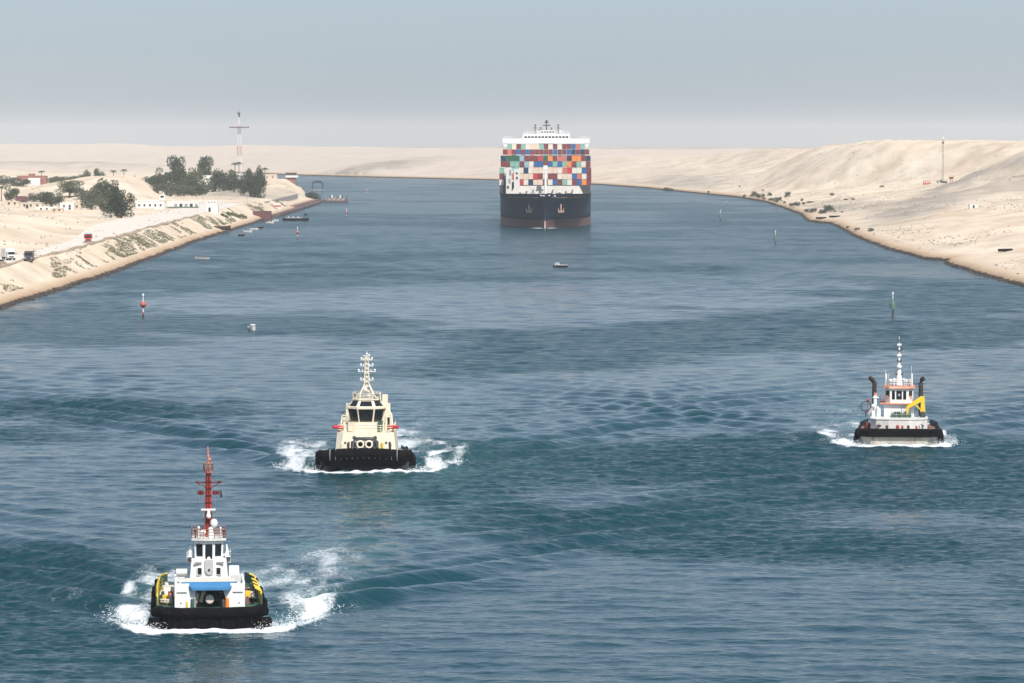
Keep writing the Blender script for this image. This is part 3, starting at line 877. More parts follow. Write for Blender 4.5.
hc.build('hatch_coaming', dark_steel, ship)
# ------------------------------------------------------------------ tugs (local axes: x to the right seen from ahead, y aft from the bow, z up)
def plan(pts, y):
    return float(np.interp(y, [p[0] for p in pts], [p[1] for p in pts]))

def tug_hull(ys, deck_half, wl_half, sheer, z_low=-1.6, k=1.4, rake=0.0, zs=(0, .2, .4, .6, .8, 1)):
    secs = []
    for y in ys:
        r = [(0.12, y, z_low)]
        for t in zs:
            top = plan(sheer, y)
            z = -0.9 + (top + 0.9) * t
            w = plan(wl_half, y) * (1 - t ** k) + plan(deck_half, y) * t ** k
            yy = y + (rake * (1 - t) * max(0, 1 - y / 6.0))
            r.append((w, yy, z))
        secs.append([(-a, b, c) for a, b, c in r[::-1]] + r)
    return loft(secs)

def deck_plate(ys, half, sheer, drop=0.0, inset=0.12):
    b = MB()
    v, f = [], []
    for y in ys:
        w, z = plan(half, y) - inset, plan(sheer, y) - drop
        v += [(-w, y + 0.05, z), (w, y + 0.05, z)]
    for i in range(len(ys) - 1):
        f.append((2 * i, 2 * i + 1, 2 * i + 3, 2 * i + 2))
    b.add(v, f)
    return b

def bulwark(parent, m, ys, half, sheer, h, th=0.12):
    res = []
    for sx in (-1, 1):
        b = MB()
        for i in range(len(ys) - 1):
            y0, y1 = ys[i], ys[i + 1]
            w0, w1, z0, z1 = plan(half, y0), plan(half, y1), plan(sheer, y0), plan(sheer, y1)
            v = [(sx * w0, y0, z0), (sx * (w0 - th), y0, z0), (sx * (w1 - th), y1, z1), (sx * w1, y1, z1)]
            b.hexa(v + [(x, y, z + h) for x, y, z in v])
        res.append(b.build('bulwark', m, parent))
    return res

def tyre_on(parent, c, axis, R=0.52, r=0.24):
    o = MB().ring(c, R, r, axis, 16, 8).build('tyre', black_rubber, parent)
    return o

def windows(parent, rects, y, m=None, depth=0.05):
    """front windows: x0, x1, z0, z1"""
    for x0, x1, z0, z1 in rects:
        fr = MB()
        t = 0.06
        fr.box(x0 - t, x1 + t, y - 0.05, y + 0.05, z1, z1 + t).box(x0 - t, x1 + t, y - 0.05, y + 0.05, z0 - t, z0)
        fr.box(x0 - t, x0, y - 0.05, y + 0.05, z0, z1).box(x1, x1 + t, y - 0.05, y + 0.05, z0, z1)
        g = MB().box(x0, x1, y - 0.02, y + 0.05, z0, z1).build('window', glass, parent)
        fo = fr.build('window_frame', m or white, g)

# ============ tug 1: red mast, green deck
t1 = empty('tugboat', (T1[0], T1[1] + 0.9, 0), 'white tugboat with tall red mast, green deck and blue awning, nearest of the three', 'tugboat', 'tugboats leading the ship', 0.085)
ys = [0, 0.5, 1.2, 2.5, 4, 6, 9, 13, 18, 23, 26, 28]
dk = [(0, 4.5), (0.5, 4.9), (1.2, 5.15), (2.5, 5.3), (6, 5.35), (20, 5.3), (26, 4.9), (28, 4.2)]
wl = [(0, 3.4), (1.2, 4.2), (3, 4.8), (6, 5.0), (20, 5.0), (28, 3.9)]
sh = [(0, 2.0), (4, 1.9), (10, 1.55), (18, 1.4), (28, 1.6)]
tug_hull(ys, dk, wl, sh).build('hull', black_paint, t1)
deck_plate(ys, dk, sh, 0.03).build('deck', green_deck, t1)
bw = bulwark(t1, green_deck, [4, 6, 9, 13, 18, 23, 26, 28], dk, sh, 0.85)
for sx in (-1, 1):
    cap = MB().sweep([(sx * (plan(dk, y) - 0.06), y, plan(sh, y) + 0.9) for y in (4, 6, 9, 13, 18, 23, 26, 28)], 0.10, 6)
    cap.build('bulwark_rail', yellow if sx < 0 else green_deck, bw[(sx + 1) // 2])
# bow fender: a fat rolled rubber cylinder above a ribbed block
fp = [(-4.9, 2.6), (-5.0, 1.6), (-4.75, 0.75), (-4.1, 0.1), (-2.8, -0.35), (-1.2, -0.5), (0, -0.55), (1.2, -0.5), (2.8, -0.35), (4.1, 0.1), (4.75, 0.75), (5.0, 1.6), (4.9, 2.6)]
MB().sweep([(x, y, 1.62 + 0.03 * math.sin(3 * x)) for x, y in fp], [0.46] + [0.54] * 11 + [0.46], 12).build('bow_fender', black_rubber, t1)
lo = MB()
lo.prism([(x * 0.985, y - 0.12) for x, y in fp], -0.5, 1.25, [(x * 0.995, y - 0.22) for x, y in fp])
for x, y in fp[1:-1]:
    lo.tube((x * 0.99, y - 0.32, -0.3), (x * 0.99, y - 0.36, 1.2), 0.12, n=6)
lo.build('bow_fender_block', black_rubber, t1)
for sx in (-1, 1):
    MB().tube((sx * 4.85, 0.7, 0.55), (sx * 5.95, 1.5, 0.55), 0.52, 0.50, 12).build('corner_fender', black_rubber, t1)
    MB().tube((sx * 4.95, 1.0, 1.55), (sx * 5.55, 1.7, 1.55), 0.48, 0.46, 12).build('corner_fender', black_rubber, t1)
for (sx, y, z) in ((-1, 5.5, 1.9), (-1, 7.2, 1.3), (-1, 10, 1.2), (-1, 13.5, 1.1), (-1, 17, 1.3), (-1, 21, 1.3), (-1, 25, 1.6), (1, 5.2, 1.7), (1, 7.5, 1.2), (1, 11, 1.2), (1, 15, 1.2), (1, 20, 1.3), (1, 25, 1.6)):
    tyre_on(t1, (sx * (plan(dk, y) + 0.28), y, z), 'x', 0.46, 0.24)
# white wing plates of the foredeck with a hollow between them
for sx in (-1, 1):
    b = MB()
    b.box(sx * 3.5 if sx < 0 else 2.05, -2.05 if sx < 0 else 3.5, 1.5, 1.75, 1.8, 4.2)
    b.box(-3.5 if sx < 0 else 3.3, -3.3 if sx < 0 else 3.5, 1.75, 9.5, 1.8, 4.3)
    b.hexa([(sx * 2.05, 1.5, 1.8), (sx * 1.95, 1.5, 1.8), (sx * 1.95, 1.75, 1.8), (sx * 2.05, 1.75, 1.8), (sx * 2.05, 1.5, 3.9), (sx * 1.2, 1.5, 3.9), (sx * 1.2, 1.75, 3.9), (sx * 2.05, 1.75, 3.9)])
    w = b.build('foredeck_wing', white, t1)
    MB().box(sx * 2.9 - 0.06, sx * 2.9 + 0.06, 1.47, 1.55, 2.3, 2.42).build('vent', dark_steel, w)
    MB().box(sx * 2.8 - 0.5, sx * 2.8 + 0.5, 1.42, 1.52, 3.36, 3.42).build('handrail', steel, w)
hs = MB().box(-3.3, 3.3, 6.2, 12.5, 1.75, 3.75)
dh = hs.build('deckhouse', white, t1)
# winch in the hollow
wi = MB().tube((-1.0, 3.0, 2.55), (1.0, 3.0, 2.55), 0.42, n=14)
wi.box(-1.25, -1.0, 2.5, 3.5, 1.9, 3.2).box(1.0, 1.25, 2.5, 3.5, 1.9, 3.2).box(-1.9, 1.9, 3.5, 3.7, 1.9, 3.4)
wio = wi.build('towing_winch', dark_steel, t1)
MB().ring((0, 1.7, 2.72), 0.52, 0.1, 'y', 18, 6).build('rope_guide', black_paint, wio)
MB().tube((0, 1.72, 2.72), (0, 1.95, 2.72), 0.45, n=16).build('winch_drum', beige_cover, wio)
for (x, m_, r, h) in ((-1.75, green_deck, 0.2, 0.7), (1.72, orange, 0.22, 0.75), (-1.5, steel, 0.16, 0.9), (1.35, dark_steel, 0.2, 0.6), (-2.3, yellow, 0.12, 0.5)):
    MB().tube((x, 1.5, 1.95), (x, 1.5, 1.95 + h), r, r * 0.85, 10).ball((x, 1.5, 1.95 + h), r * 0.85).build('deck_fitting', m_, t1)
MB().tube((-1.5, 2.0, 2.4), (-1.2, 2.0, 3.2), 0.3, 0.2, 8).tube((-0.9, 2.2, 2.4), (-0.55, 2.2, 3.4), 0.22, n=8).build('rope_coil', mat('pale_rope', (0.55, 0.5, 0.42), 0.9), t1)
# blue canvas awning over the foredeck
aw = MB()
aw.hexa([(-1.75, 0.9, 3.62), (1.85, 0.9, 3.62), (2.75, 2.6, 3.92), (-2.8, 2.6, 3.92), (-1.75, 0.9, 3.86), (1.85, 0.9, 3.86), (2.75, 2.6, 4.26), (-2.8, 2.6, 4.26)])
awo = aw.build('awning', blue_cover, t1)
MB().hexa([(-1.65, 1.1, 3.87), (1.75, 1.1, 3.87), (2.6, 2.7, 4.27), (-2.65, 2.7, 4.27), (-1.6, 1.6, 4.0), (1.7, 1.6, 4.0), (2.4, 4.6, 4.42), (-2.4, 4.6, 4.42)]).build('awning_top', beige_cover, awo)
# second tier
ti = MB()
ti.prism([(-1.95, 6.5), (-0.6, 6.25), (0.6, 6.25), (1.95, 6.5), (1.95, 12), (-1.95, 12)], 3.75, 6.0, [(-1.75, 6.6), (-0.6, 6.35), (0.6, 6.35), (1.75, 6.6), (1.75, 12), (-1.75, 12)])
tio = ti.build('upper_house', white, t1)
windows(tio, [(-1.16, -0.74, 4.55, 5.2), (0.74, 1.16, 4.55, 5.2)], 6.30)
MB().box(-1.5, -0.75, 6.22, 6.36, 5.62, 5.74).build('name_board', steel, tio)
MB().box(0.75, 1.5, 6.22, 6.36, 5.62, 5.74).build('name_board', steel, tio)
MB().prism([(-0.42, 6.12), (0.42, 6.12), (0.42, 6.26), (-0.42, 6.26)], 5.0, 5.95).prism([(-0.10, 6.12), (0.10, 6.12), (0.42, 6.26), (-0.42, 6.26)], 4.55, 5.0, [(-0.42, 6.12), (0.42, 6.12), (0.42, 6.26), (-0.42, 6.26)]).build('shield_plate', mat('shield_grey', (0.50, 0.50, 0.49), 0.5), tio)
MB().ball((0, 6.1, 5.0), 0.13, 0.05, 0.13).build('emblem_boss', dark_steel, tio)
MB().box(-0.3, 0.3, 6.1, 6.25, 3.82, 4.3).box(-0.24, 0.24, 6.08, 6.12, 3.88, 4.24).build('hatch', dirty_white, tio)
# wheelhouse
wh = MB()
wh.prism([(-1.42, 7.3), (-0.5, 6.95), (0.5, 6.95), (1.42, 7.3), (1.42, 10.4), (-1.42, 10.4)], 6.0, 7.75, [(-1.5, 7.2), (-0.52, 6.82), (0.52, 6.82), (1.5, 7.2), (1.5, 10.5), (-1.5, 10.5)])
who = wh.build('wheelhouse', white, t1)
MB().box(-0.36, 0.36, 6.83, 7.0, 6.25, 7.4).build('window', glass, who)
for sx in (-1, 1):
    MB().hexa([(sx * 0.62, 6.92, 6.25), (sx * 1.24, 7.16, 6.25), (sx * 1.24, 7.3, 6.25), (sx * 0.62, 7.1, 6.25), (sx * 0.64, 6.84, 7.4), (sx * 1.28, 7.08, 7.4), (sx * 1.28, 7.3, 7.4), (sx * 0.64, 7.0, 7.4)]).build('window', glass, who)
    MB().box(sx * 1.47 - 0.04, sx * 1.47 + 0.04, 7.7, 9.8, 6.4, 7.35).build('side_window', glass, who)
MB().ring((0, 6.72, 6.1), 0.26, 0.09, 'y', 18, 7).build('life_ring', black_paint, who)
MB().tube((0, 6.75, 6.1), (0, 6.85, 6.1), 0.2, n=14).build('searchlight_lens', white, who)
rf = MB().prism([(-1.75, 6.9), (-0.6, 6.5), (0.6, 6.5), (1.75, 6.9), (1.75, 10.8), (-1.75, 10.8)], 7.75, 7.95)
rfo = rf.build('wheelhouse_roof', dirty_white, t1)
MB().rail([(-1.7, 6.95, 7.95), (-0.55, 6.6, 7.95), (0.55, 6.6, 7.95), (1.7, 6.95, 7.95), (1.7, 10.6, 7.95), (-1.7, 10.6, 7.95), (-1.7, 6.95, 7.95)], 0.85, 0.035, bars=3, step=0.6).build('roof_railing', mat('rusty_rail', (0.35, 0.16, 0.11), 0.6), rfo)
for (x, y, r, h) in ((-1.35, 7.4, 0.16, 0.7), (1.5, 7.2, 0.16, 0.7), (-0.75, 7.0, 0.2, 0.5), (1.2, 7.6, 0.12, 0.9), (-1.0, 8.2, 0.14, 0.9)):
    MB().tube((x, y, 7.95), (x, y, 7.95 + h), r * 0.5, n=8).ball((x, y, 7.95 + h), r, r, r * 1.1).build('searchlight', white if x < 1.4 and x > -1.2 else dark_steel, rfo)
# wing platforms beside the wheelhouse
for sx in (-1, 1):
    k = MB()
    x0, x1 = (1.7, 2.2) if sx > 0 else (-2.2, -1.7)
    k.box(x0, x1, 7.6, 9.6, 5.55, 5.65)
    k.rail([(x0, 7.6, 5.65), (x1, 7.6, 5.65), (x1 if sx > 0 else x0, 9.6, 5.65)], 0.95, 0.04, step=0.6)
    k.hexa([(sx * 1.75, 7.6, 5.65), (sx * 2.2, 7.6, 5.65), (sx * 2.2, 8.8, 5.65), (sx * 1.75, 8.8, 5.65), (sx * 1.75, 7.6, 7.2), (sx * 1.9, 7.6, 7.2), (sx * 1.9, 8.8, 7.2), (sx * 1.75, 8.8, 7.2)])
    k.build('bridge_wing', white, t1)
    MB().box(sx * 1.95 - 0.2, sx * 1.95 + 0.2, 7.4, 7.7, 5.7, 6.1).build('lamp_box', dark_steel, t1)
# red mast with its gear
ms = MB()
ms.prism([(-0.42, 8.6), (0.42, 8.6), (0.42, 9.4), (-0.42, 9.4)], 7.95, 14.1, [(-0.26, 8.75), (0.26, 8.75), (0.26, 9.25), (-0.26, 9.25)])
mso = ms.build('mast', red_paint, t1)
rib = MB()
for k in range(9):
    z = 8.5 + k * 0.68
    rib.box(-0.47 + 0.02 * k, 0.47 - 0.02 * k, 8.57, 8.66, z, z + 0.06)
rib.box(0.05, 0.14, 8.5, 8.6, 8.2, 14.4).box(-0.2, -0.12, 8.5, 8.6, 8.2, 14.4)
rib.build('mast_ladder', mat('dark_red_paint', (0.14, 0.02, 0.015), 0.5), mso)
MB().tube((0, 9, 14.05), (0, 9, 14.4), 0.5, 0.42, 10).build('mast_platform', mat('rusty_rail', (0.35, 0.16, 0.11)), mso)
MB().rail([(0.48 * math.cos(a), 9 + 0.48 * math.sin(a), 14.3) for a in np.linspace(0, 2 * math.pi, 9)], 0.65, 0.05, step=0.5).build('platform_railing', mat('rusty_rail', (0.35, 0.16, 0.11)), mso)
MB().tube((0, 9, 14.6), (0, 9, 15.7), 0.13, 0.1, 8).tube((0, 9, 15.6), (-0.05, 9, 16.6), 0.11, 0.05, 8).ball((0.12, 9, 15.3), 0.18).ball((0.0, 9, 15.6), 0.15).build('topmast', mat('salmon_paint', (0.52, 0.20, 0.14), 0.5), mso)
MB().box(-1.25, 1.3, 8.9, 9.05, 13.05, 13.17).box(-1.3, -1.1, 8.85, 9.1, 13.15, 13.3).box(1.0, 1.35, 8.85, 9.1, 13.15, 13.28).tube((0, 8.95, 12.5), (1.1, 8.95, 13.05), 0.04).tube((0, 8.95, 12.5), (-1.1, 8.95, 13.05), 0.04).build('crosstree', mat('dark_red_paint', (0.14, 0.02, 0.015)), mso)
for x in (-0.95, -0.65, 0.6, 0.95):
    MB().tube((x, 8.85, 11.95), (x, 8.85, 12.35), 0.17, 0.15, 8).box(min(x, 0), max(x, 0), 8.85, 8.95, 12.1, 12.16).build('signal_lamp', mat('dark_red_paint', (0.14, 0.02, 0.015)), mso)
MB().add([(1.15, 8.9, 12.4), (1.3, 8.92, 12.35), (1.42, 8.85, 11.75), (1.22, 8.95, 11.6), (1.15, 8.95, 12.4), (1.3, 8.97, 12.35), (1.42, 8.9, 11.75), (1.22, 9.0, 11.6)], [(0, 1, 2, 3), (7, 6, 5, 4), (0, 4, 5, 1), (1, 5, 6, 2), (2, 6, 7, 3), (3, 7, 4, 0)]).build('flag', mat('dark_flag', (0.02, 0.02, 0.03), 0.8), mso)
MB().box(-0.75, 0.7, 8.2, 8.35, 10.5, 10.66).tube((0, 8.3, 10.0), (0, 8.3, 10.5), 0.2, 0.16, 8).ball((0, 8.3, 9.95), 0.26).build('radar_scanner', white, mso)
MB().ball((0.55, 8.2, 9.25), 0.40, 0.40, 0.46).tube((0.5, 8.4, 8.0), (0.5, 8.4, 8.9), 0.1).build('satellite_dome', white, rfo)
MB().tube((0.2, 7.9, 7.95), (0.2, 7.9, 8.7), 0.32, 0.24, 10).ball((0.2, 7.9, 8.7), 0.26).build('satellite_dome', white, rfo)
MB().ball((-0.55, 8.0, 8.45), 0.28).tube((-0.55, 8.0, 7.9), (-0.55, 8.0, 8.3), 0.12).build('satellite_dome', white, rfo)
rg = MB()
for (x, zt) in ((-0.75, 12.6), (-0.95, 13.0), (-1.15, 13.1), (0.95, 11.9)):
    rg.tube((x, 8.5, 7.9), (x * 0.7, 8.9, zt), 0.015, n=4)
rg.build('rigging_wire', steel, mso)
# deck gear on both sides
for (x, y, z, r, L) in ((-2.75, 6.6, 4.35, 0.36, 1.1),):
    MB().tube((x - L / 2, y, z + 0.4), (x + L / 2, y, z + 0.4), r, n=12).box(x - 0.3, x + 0.3, y - 0.3, y + 0.3, z - 0.6, z).build('liferaft_canister', dirty_white, t1)
MB().tube((-2.7, 5.6, 1.8), (-2.7, 5.6, 3.9), 0.42, n=12).ball((-2.7, 5.6, 3.9), 0.42, 0.42, 0.25).build('ventilator', dirty_white, t1)
MB().box(2.0, 3.1, 7.0, 8.6, 3.75, 5.2, tx=0.05, ty=0.05).build('engine_casing', white, t1)
MB().box(2.3, 3.2, 6.3, 6.9, 3.75, 4.5).build('deck_locker', dirty_white, t1)
MB().box(-4.7, -3.55, 6.6, 8.0, 1.6, 2.5).box(-4.3, -3.7, 6.3, 6.6, 1.7, 2.2).build('deck_machinery', yellow, t1)
MB().hexa([(-5.0, 9, 2.4), (-3.4, 9, 2.4), (-3.4, 12.4, 2.4), (-5.0, 12.4, 2.4), (-4.7, 9.5, 3.0), (-3.5, 9.5, 3.0), (-3.5, 12, 3.0), (-4.7, 12, 3.0)]).build('workboat_cover', beige_cover, t1)
MB().box(-4.9, -2.2, 14, 15, 1.5, 2.6).build('deck_machinery', green_deck, t1)
for sx in (-1, 1):
    for y in (5, 7.5, 10.5, 14, 18, 22):
        MB().sweep([(sx * (plan(dk, y) - 0.1), y, plan(sh, y)), (sx * (plan(dk, y) - 0.12), y, plan(sh, y) + 1.25), (sx * (plan(dk, y) - 0.7), y + 0.3, plan(sh, y) + 1.5)], 0.10, 6).build('bulwark_stay', yellow, bw[(sx + 1) // 2])
    MB().box(sx * 3.9 - 0.25, sx * 3.9 + 0.25, 6, 6.4, 2.4, 3.0).build('fire_box', red_paint if sx < 0 else yellow, t1)
MB().tube((-1.3, 14, 1.5), (-1.3, 14, 4.9), 0.4, 0.36, 10).build('funnel', green_deck, t1)
MB().tube((1.3, 14, 1.5), (1.3, 14, 4.9), 0.4, 0.36, 10).build('funnel', green_deck, t1)
crng = random.Random(21)
for i in range(34):
    sx = -1 if i % 2 else 1
    y = crng.uniform(4.5, 20)
    x = sx * crng.uniform(3.75, 4.7)
    z = plan(sh, y)
    w_, d_, h_ = crng.uniform(.15, .45), crng.uniform(.2, .6), crng.uniform(.3, 1.1)
    m_ = crng.choice([dark_steel, dark_steel, black_paint, steel, green_deck, yellow, dirty_white, red_oxide])
    if i % 3 == 0:
        MB().tube((x, y, z), (x, y, z + h_ + .3), w_ * .5, n=8).ball((x, y, z + h_ + .3), w_ * .6).build('deck_fitting', m_, t1)
    elif i % 3 == 1:
        MB().box(x - w_ / 2, x + w_ / 2, y, y + d_, z, z + h_, tx=.03, ty=.03).build('deck_box', m_, t1)
    else:
        MB().ring((x, y, z + .25), .32, .1, 'z', 12, 6).ring((x, y, z + .42), .28, .1, 'z', 12, 6).build('rope_coil', mat('pale_rope', (0.55, 0.5, 0.42), 0.9) if i % 4 else black_rubber, t1)
for y, x in ((22, -1.5), (22, 1.5)):
    MB().tube((x, y, 1.4), (x, y, 2.4), 0.28, n=10).box(x - 0.6, x + 0.6, y - 0.1, y + 0.1, 2.0, 2.2).build('towing_bitt', yellow, t1)

t1.scale = (0.94, 1, 1)
# ============ tug 2: cream, flared wheelhouse, red monitors
t2 = empty('tugboat', (T2[0], T2[1] + 1.0, 0), 'cream tugboat with flared wheelhouse, red fire monitors and rounded black bow fender, middle tug', 'tugboat', 'tugboats leading the ship', -0.012)
ys = [0, 0.6, 1.5, 3, 5, 8, 12, 17, 22, 26, 28]
dk = [(0, 5.3), (0.6, 5.7), (1.5, 6.0), (3, 6.35), (5, 6.55), (8, 6.45), (14, 5.9), (22, 5.2), (27, 4.4), (32, 4.2)]
wl = [(0, 2.6), (1.5, 3.8), (4, 5.2), (8, 5.9), (14, 5.5), (22, 4.8), (27, 4.0), (32, 3.8)]
sh = [(0, 3.0), (3, 2.75), (6, 2.2), (10, 1.8), (18, 1.4), (32, 1.3)]
tug_hull(ys, dk, wl, sh, k=0.9, rake=1.6).build('hull', mat('blue_black_hull', (0.016, 0.022, 0.034), 0.32, var=0.2, stain=(0.08, 0.09, 0.10), samt=0.4), t2)
deck_plate(ys, dk, sh, 0.03).build('deck', mat('grey_deck_paint', (0.22, 0.23, 0.22), 0.7), t2)
bulwark(t2, black_paint, [8, 12, 17, 22, 26, 28], dk, sh, 0.4)
fp = [(-6.45, 3.4), (-6.35, 2.0), (-6.0, 0.9), (-5.2, 0.15), (-3.4, -0.35), (-1.6, -0.5), (0, -0.55), (1.6, -0.5), (3.4, -0.35), (5.2, 0.15), (6.0, 0.9), (6.35, 2.0), (6.45, 3.4)]
bf = MB().sweep([(x, y, 2.66 - 0.013 * x * x) for x, y in fp], [0.6] + [0.74] * 11 + [0.6], 14).build('bow_fender', black_rubber, t2)
tie = MB()
for k in range(13):
    x = -4.8 + k * 0.8
    y = -0.5 + 0.02 * x * x
    tie.ring((x, y + 0.05, 2.64 - 0.013 * x * x), 0.76, 0.045, 'x', 16, 5)
tie.build('fender_strap', mat('pale_strap', (0.42, 0.42, 0.40), 0.7, var=0.3), bf)
# the ribbed skirt fender below the roll
sk = MB()
sk.prism([(x * 0.90, y + 0.45) for x, y in fp], 0.75, 2.0, [(x * 0.99, y + 0.05) for x, y in fp])
sk.build('bow_fender_skirt', black_rubber, t2)
for sx in (-1, 1):
    MB().sweep([(sx * (plan(dk, y) + 0.16), y, z) for y, z in ((2.6, 1.6), (5, 1.3), (8, 1.2), (14, 1.1), (22, 1.0), (28, 1.0))], 0.32, 8).build('side_fender', black_rubber, t2)
    for y in (4.5, 7.0, 10, 14, 19, 25):
        tyre_on(t2, (sx * (plan(dk, y) + 0.45), y, 1.0), 'x', 0.55, 0.24)
# deckhouse
h = MB()
h.prism([(-4.4, 5.4), (-3.4, 4.6), (3.4, 4.6), (4.4, 5.4), (4.4, 15), (-4.4, 15)], 2.0, 5.1, [(-4.1, 5.6), (-3.2, 4.9), (3.2, 4.9), (4.1, 5.6), (4.1, 15), (-4.1, 15)])
ho_ = h.build('deckhouse', cream, t2)
for x in (-2.9, 3.0):
    MB().tube((x, 4.68, 3.7), (x, 4.85, 3.7), 0.16, n=12).tube((x + 0.5, 4.68, 3.7), (x + 0.5, 4.85, 3.7), 0.16, n=12).build('porthole', dark_steel, ho_)
MB().rail([(-4.0, 5.7, 5.1), (-3.1, 5.0, 5.1), (3.1, 5.0, 5.1), (4.0, 5.7, 5.1), (4.0, 14, 5.1)], 1.0, 0.045, bars=3, step=0.9).rail([(-4.0, 5.7, 5.1), (-4.0, 14, 5.1)], 1.0, 0.045, bars=3, step=0.9).build('deckhouse_railing', cream, ho_)
# staple with its two eyes
s_ = MB()
s_.sweep([(-1.75, 3.0, 2.9), (-1.75, 3.0, 3.9), (-1.3, 3.0, 4.35), (1.3, 3.0, 4.35), (1.75, 3.0, 3.9), (1.75, 3.0, 2.9)], 0.26, 8)
s_.box(-1.9, 1.9, 2.7, 3.3, 2.8, 3.1)
s_.ball((-1.5, 3, 4.5), 0.28).ball((1.5, 3, 4.5), 0.28)
so = s_.build('towing_staple', dark_steel, t2)
for x in (-0.62, 0.62):
    MB().ring((x, 2.75, 3.6), 0.46, 0.14, 'y', 16, 7).build('hawse_eye', cream, so)
    MB().tube((x, 2.8, 3.6), (x, 3.2, 3.6), 0.36, n=12).build('hawse_plug', black_rubber, so)
MB().box(-1.5, 1.5, 3.6, 4.5, 2.9, 3.6).tube((-1.6, 4, 3.6), (1.6, 4, 3.6), 0.4, n=12).build('anchor_winch', steel, t2)
for (x, m_) in ((2.45, yellow), (-2.4, dark_steel), (-3.3, cream), (3.6, dark_steel)):
    MB().tube((x, 3.6, 2.9), (x, 3.6, 3.6), 0.18, 0.22, 8).ball((x, 3.6, 3.65), 0.2).build('deck_fitting', m_, t2)
# upper tier
u = MB()
u.prism([(-2.6, 7.0), (-1.6, 6.4), (1.6, 6.4), (2.6, 7.0), (2.6, 12.5), (-2.6, 12.5)], 5.1, 6.35)
uo = u.build('upper_house', cream, t2)
MB().box(-1.4, 1.4, 6.36, 6.44, 6.1, 6.17).box(-1.4, 1.4, 6.36, 6.44, 5.6, 5.67).build('handrail', white, uo)
MB().box(1.75, 2.45, 6.1, 6.4, 5.2, 6.6).build('fire_locker', green_deck, uo)
MB().box(-2.5, -1.9, 6.2, 6.5, 5.2, 6.0).box(-3.6, -2.8, 6.2, 6.8, 5.1, 6.1).build('deck_locker', cream, uo)
# flared wheelhouse: octagonal plan
def octo(w, f, y0, y1):
    return [(-w, y0 + (w - f) * 0.8), (-f, y0), (f, y0), (w, y0 + (w - f) * 0.8), (w, y1 - 1), (f, y1), (-f, y1), (-w, y1 - 1)]
w0, w1, w2 = octo(2.2, 1.0, 7.1, 11.8), octo(2.7, 1.25, 6.75, 12.2), octo(1.95, 0.95, 7.6, 11.4)
k = MB().prism(w0, 6.35, 8.3, w1).prism(w1, 8.3, 8.55).prism(w1, 8.55, 9.45, w2)
wk = k.build('wheelhouse', cream, t2)
def pane(b0, b1, z0, z1, i, j, m0=0.1, t0=0.1, t1=0.9, out=0.04):
    """glass on the face between corner i and j of a tapering ring"""
    def p(ring, k): return np.array(ring[k])
    res = []
    for (t, zf) in ((t0, z0), (t1, z1)):
        a = p(b0, i) * (1 - t) + p(b1, i) * t
        c = p(b0, j) * (1 - t) + p(b1, j) * t
        d = (c - a)
        nrm = np.array((d[1], -d[0])) / np.linalg.norm(d)
        q0, q1 = a + d * m0, c - d * m0
        z = z0 + (z1 - z0) * t
        res.append((q0 + nrm * out, q1 + nrm * out, q1 - nrm * 0.1, q0 - nrm * 0.1, z))
    v = []
    for r in res:
        v += [(r[k][0], r[k][1], r[4]) for k in range(4)]
    return MB().hexa(v)
def pane_z(b0, b1, z0, z1, i, j, **kw):
    return pane(b0, b1, z0, z1, i, j, **kw)
for (i, j) in ((7, 0), (0, 1), (1, 2), (2, 3), (3, 4)):
    pane_z(w0, w1, 6.35, 8.3, i, j, m0=0.06, t0=0.05, t1=0.96).build('window', glass, wk)
    if (i, j) in ((0, 1), (1, 2), (2, 3)):
        pane_z(w1, w2, 8.55, 9.45, i, j, m0=0.12, t0=0.1, t1=0.85).build('skylight', glass, wk)
rf = MB().prism(octo(2.1, 1.15, 7.45, 11.5), 9.45, 9.6)
ro = rf.build('wheelhouse_roof', cream, t2)
rr = MB()
ring = [(x, y, 9.6) for x, y in octo(2.0, 1.1, 7.6, 11.4)]
rr.rail(ring + ring[:1], 0.8, 0.04, bars=2, step=0.7)
rr.build('roof_railing', cream, ro)
for (x, y, r) in ((-1.6, 7.9, 0.24), (1.5, 8.0, 0.3), (-0.9, 7.6, 0.18), (2.0, 7.8, 0.16), (0.9, 7.7, 0.18)):
    MB().tube((x, y, 9.6), (x, y, 10.2), 0.08, n=6).ball((x, y, 10.3), r).build('searchlight', steel if r > 0.2 else cream, ro)
MB().box(2.3, 3.1, 8.2, 9.0, 8.5, 10.2).tube((2.7, 8.6, 6.0), (2.7, 8.6, 8.5), 0.06, n=5).build('antenna_box', cream, t2)
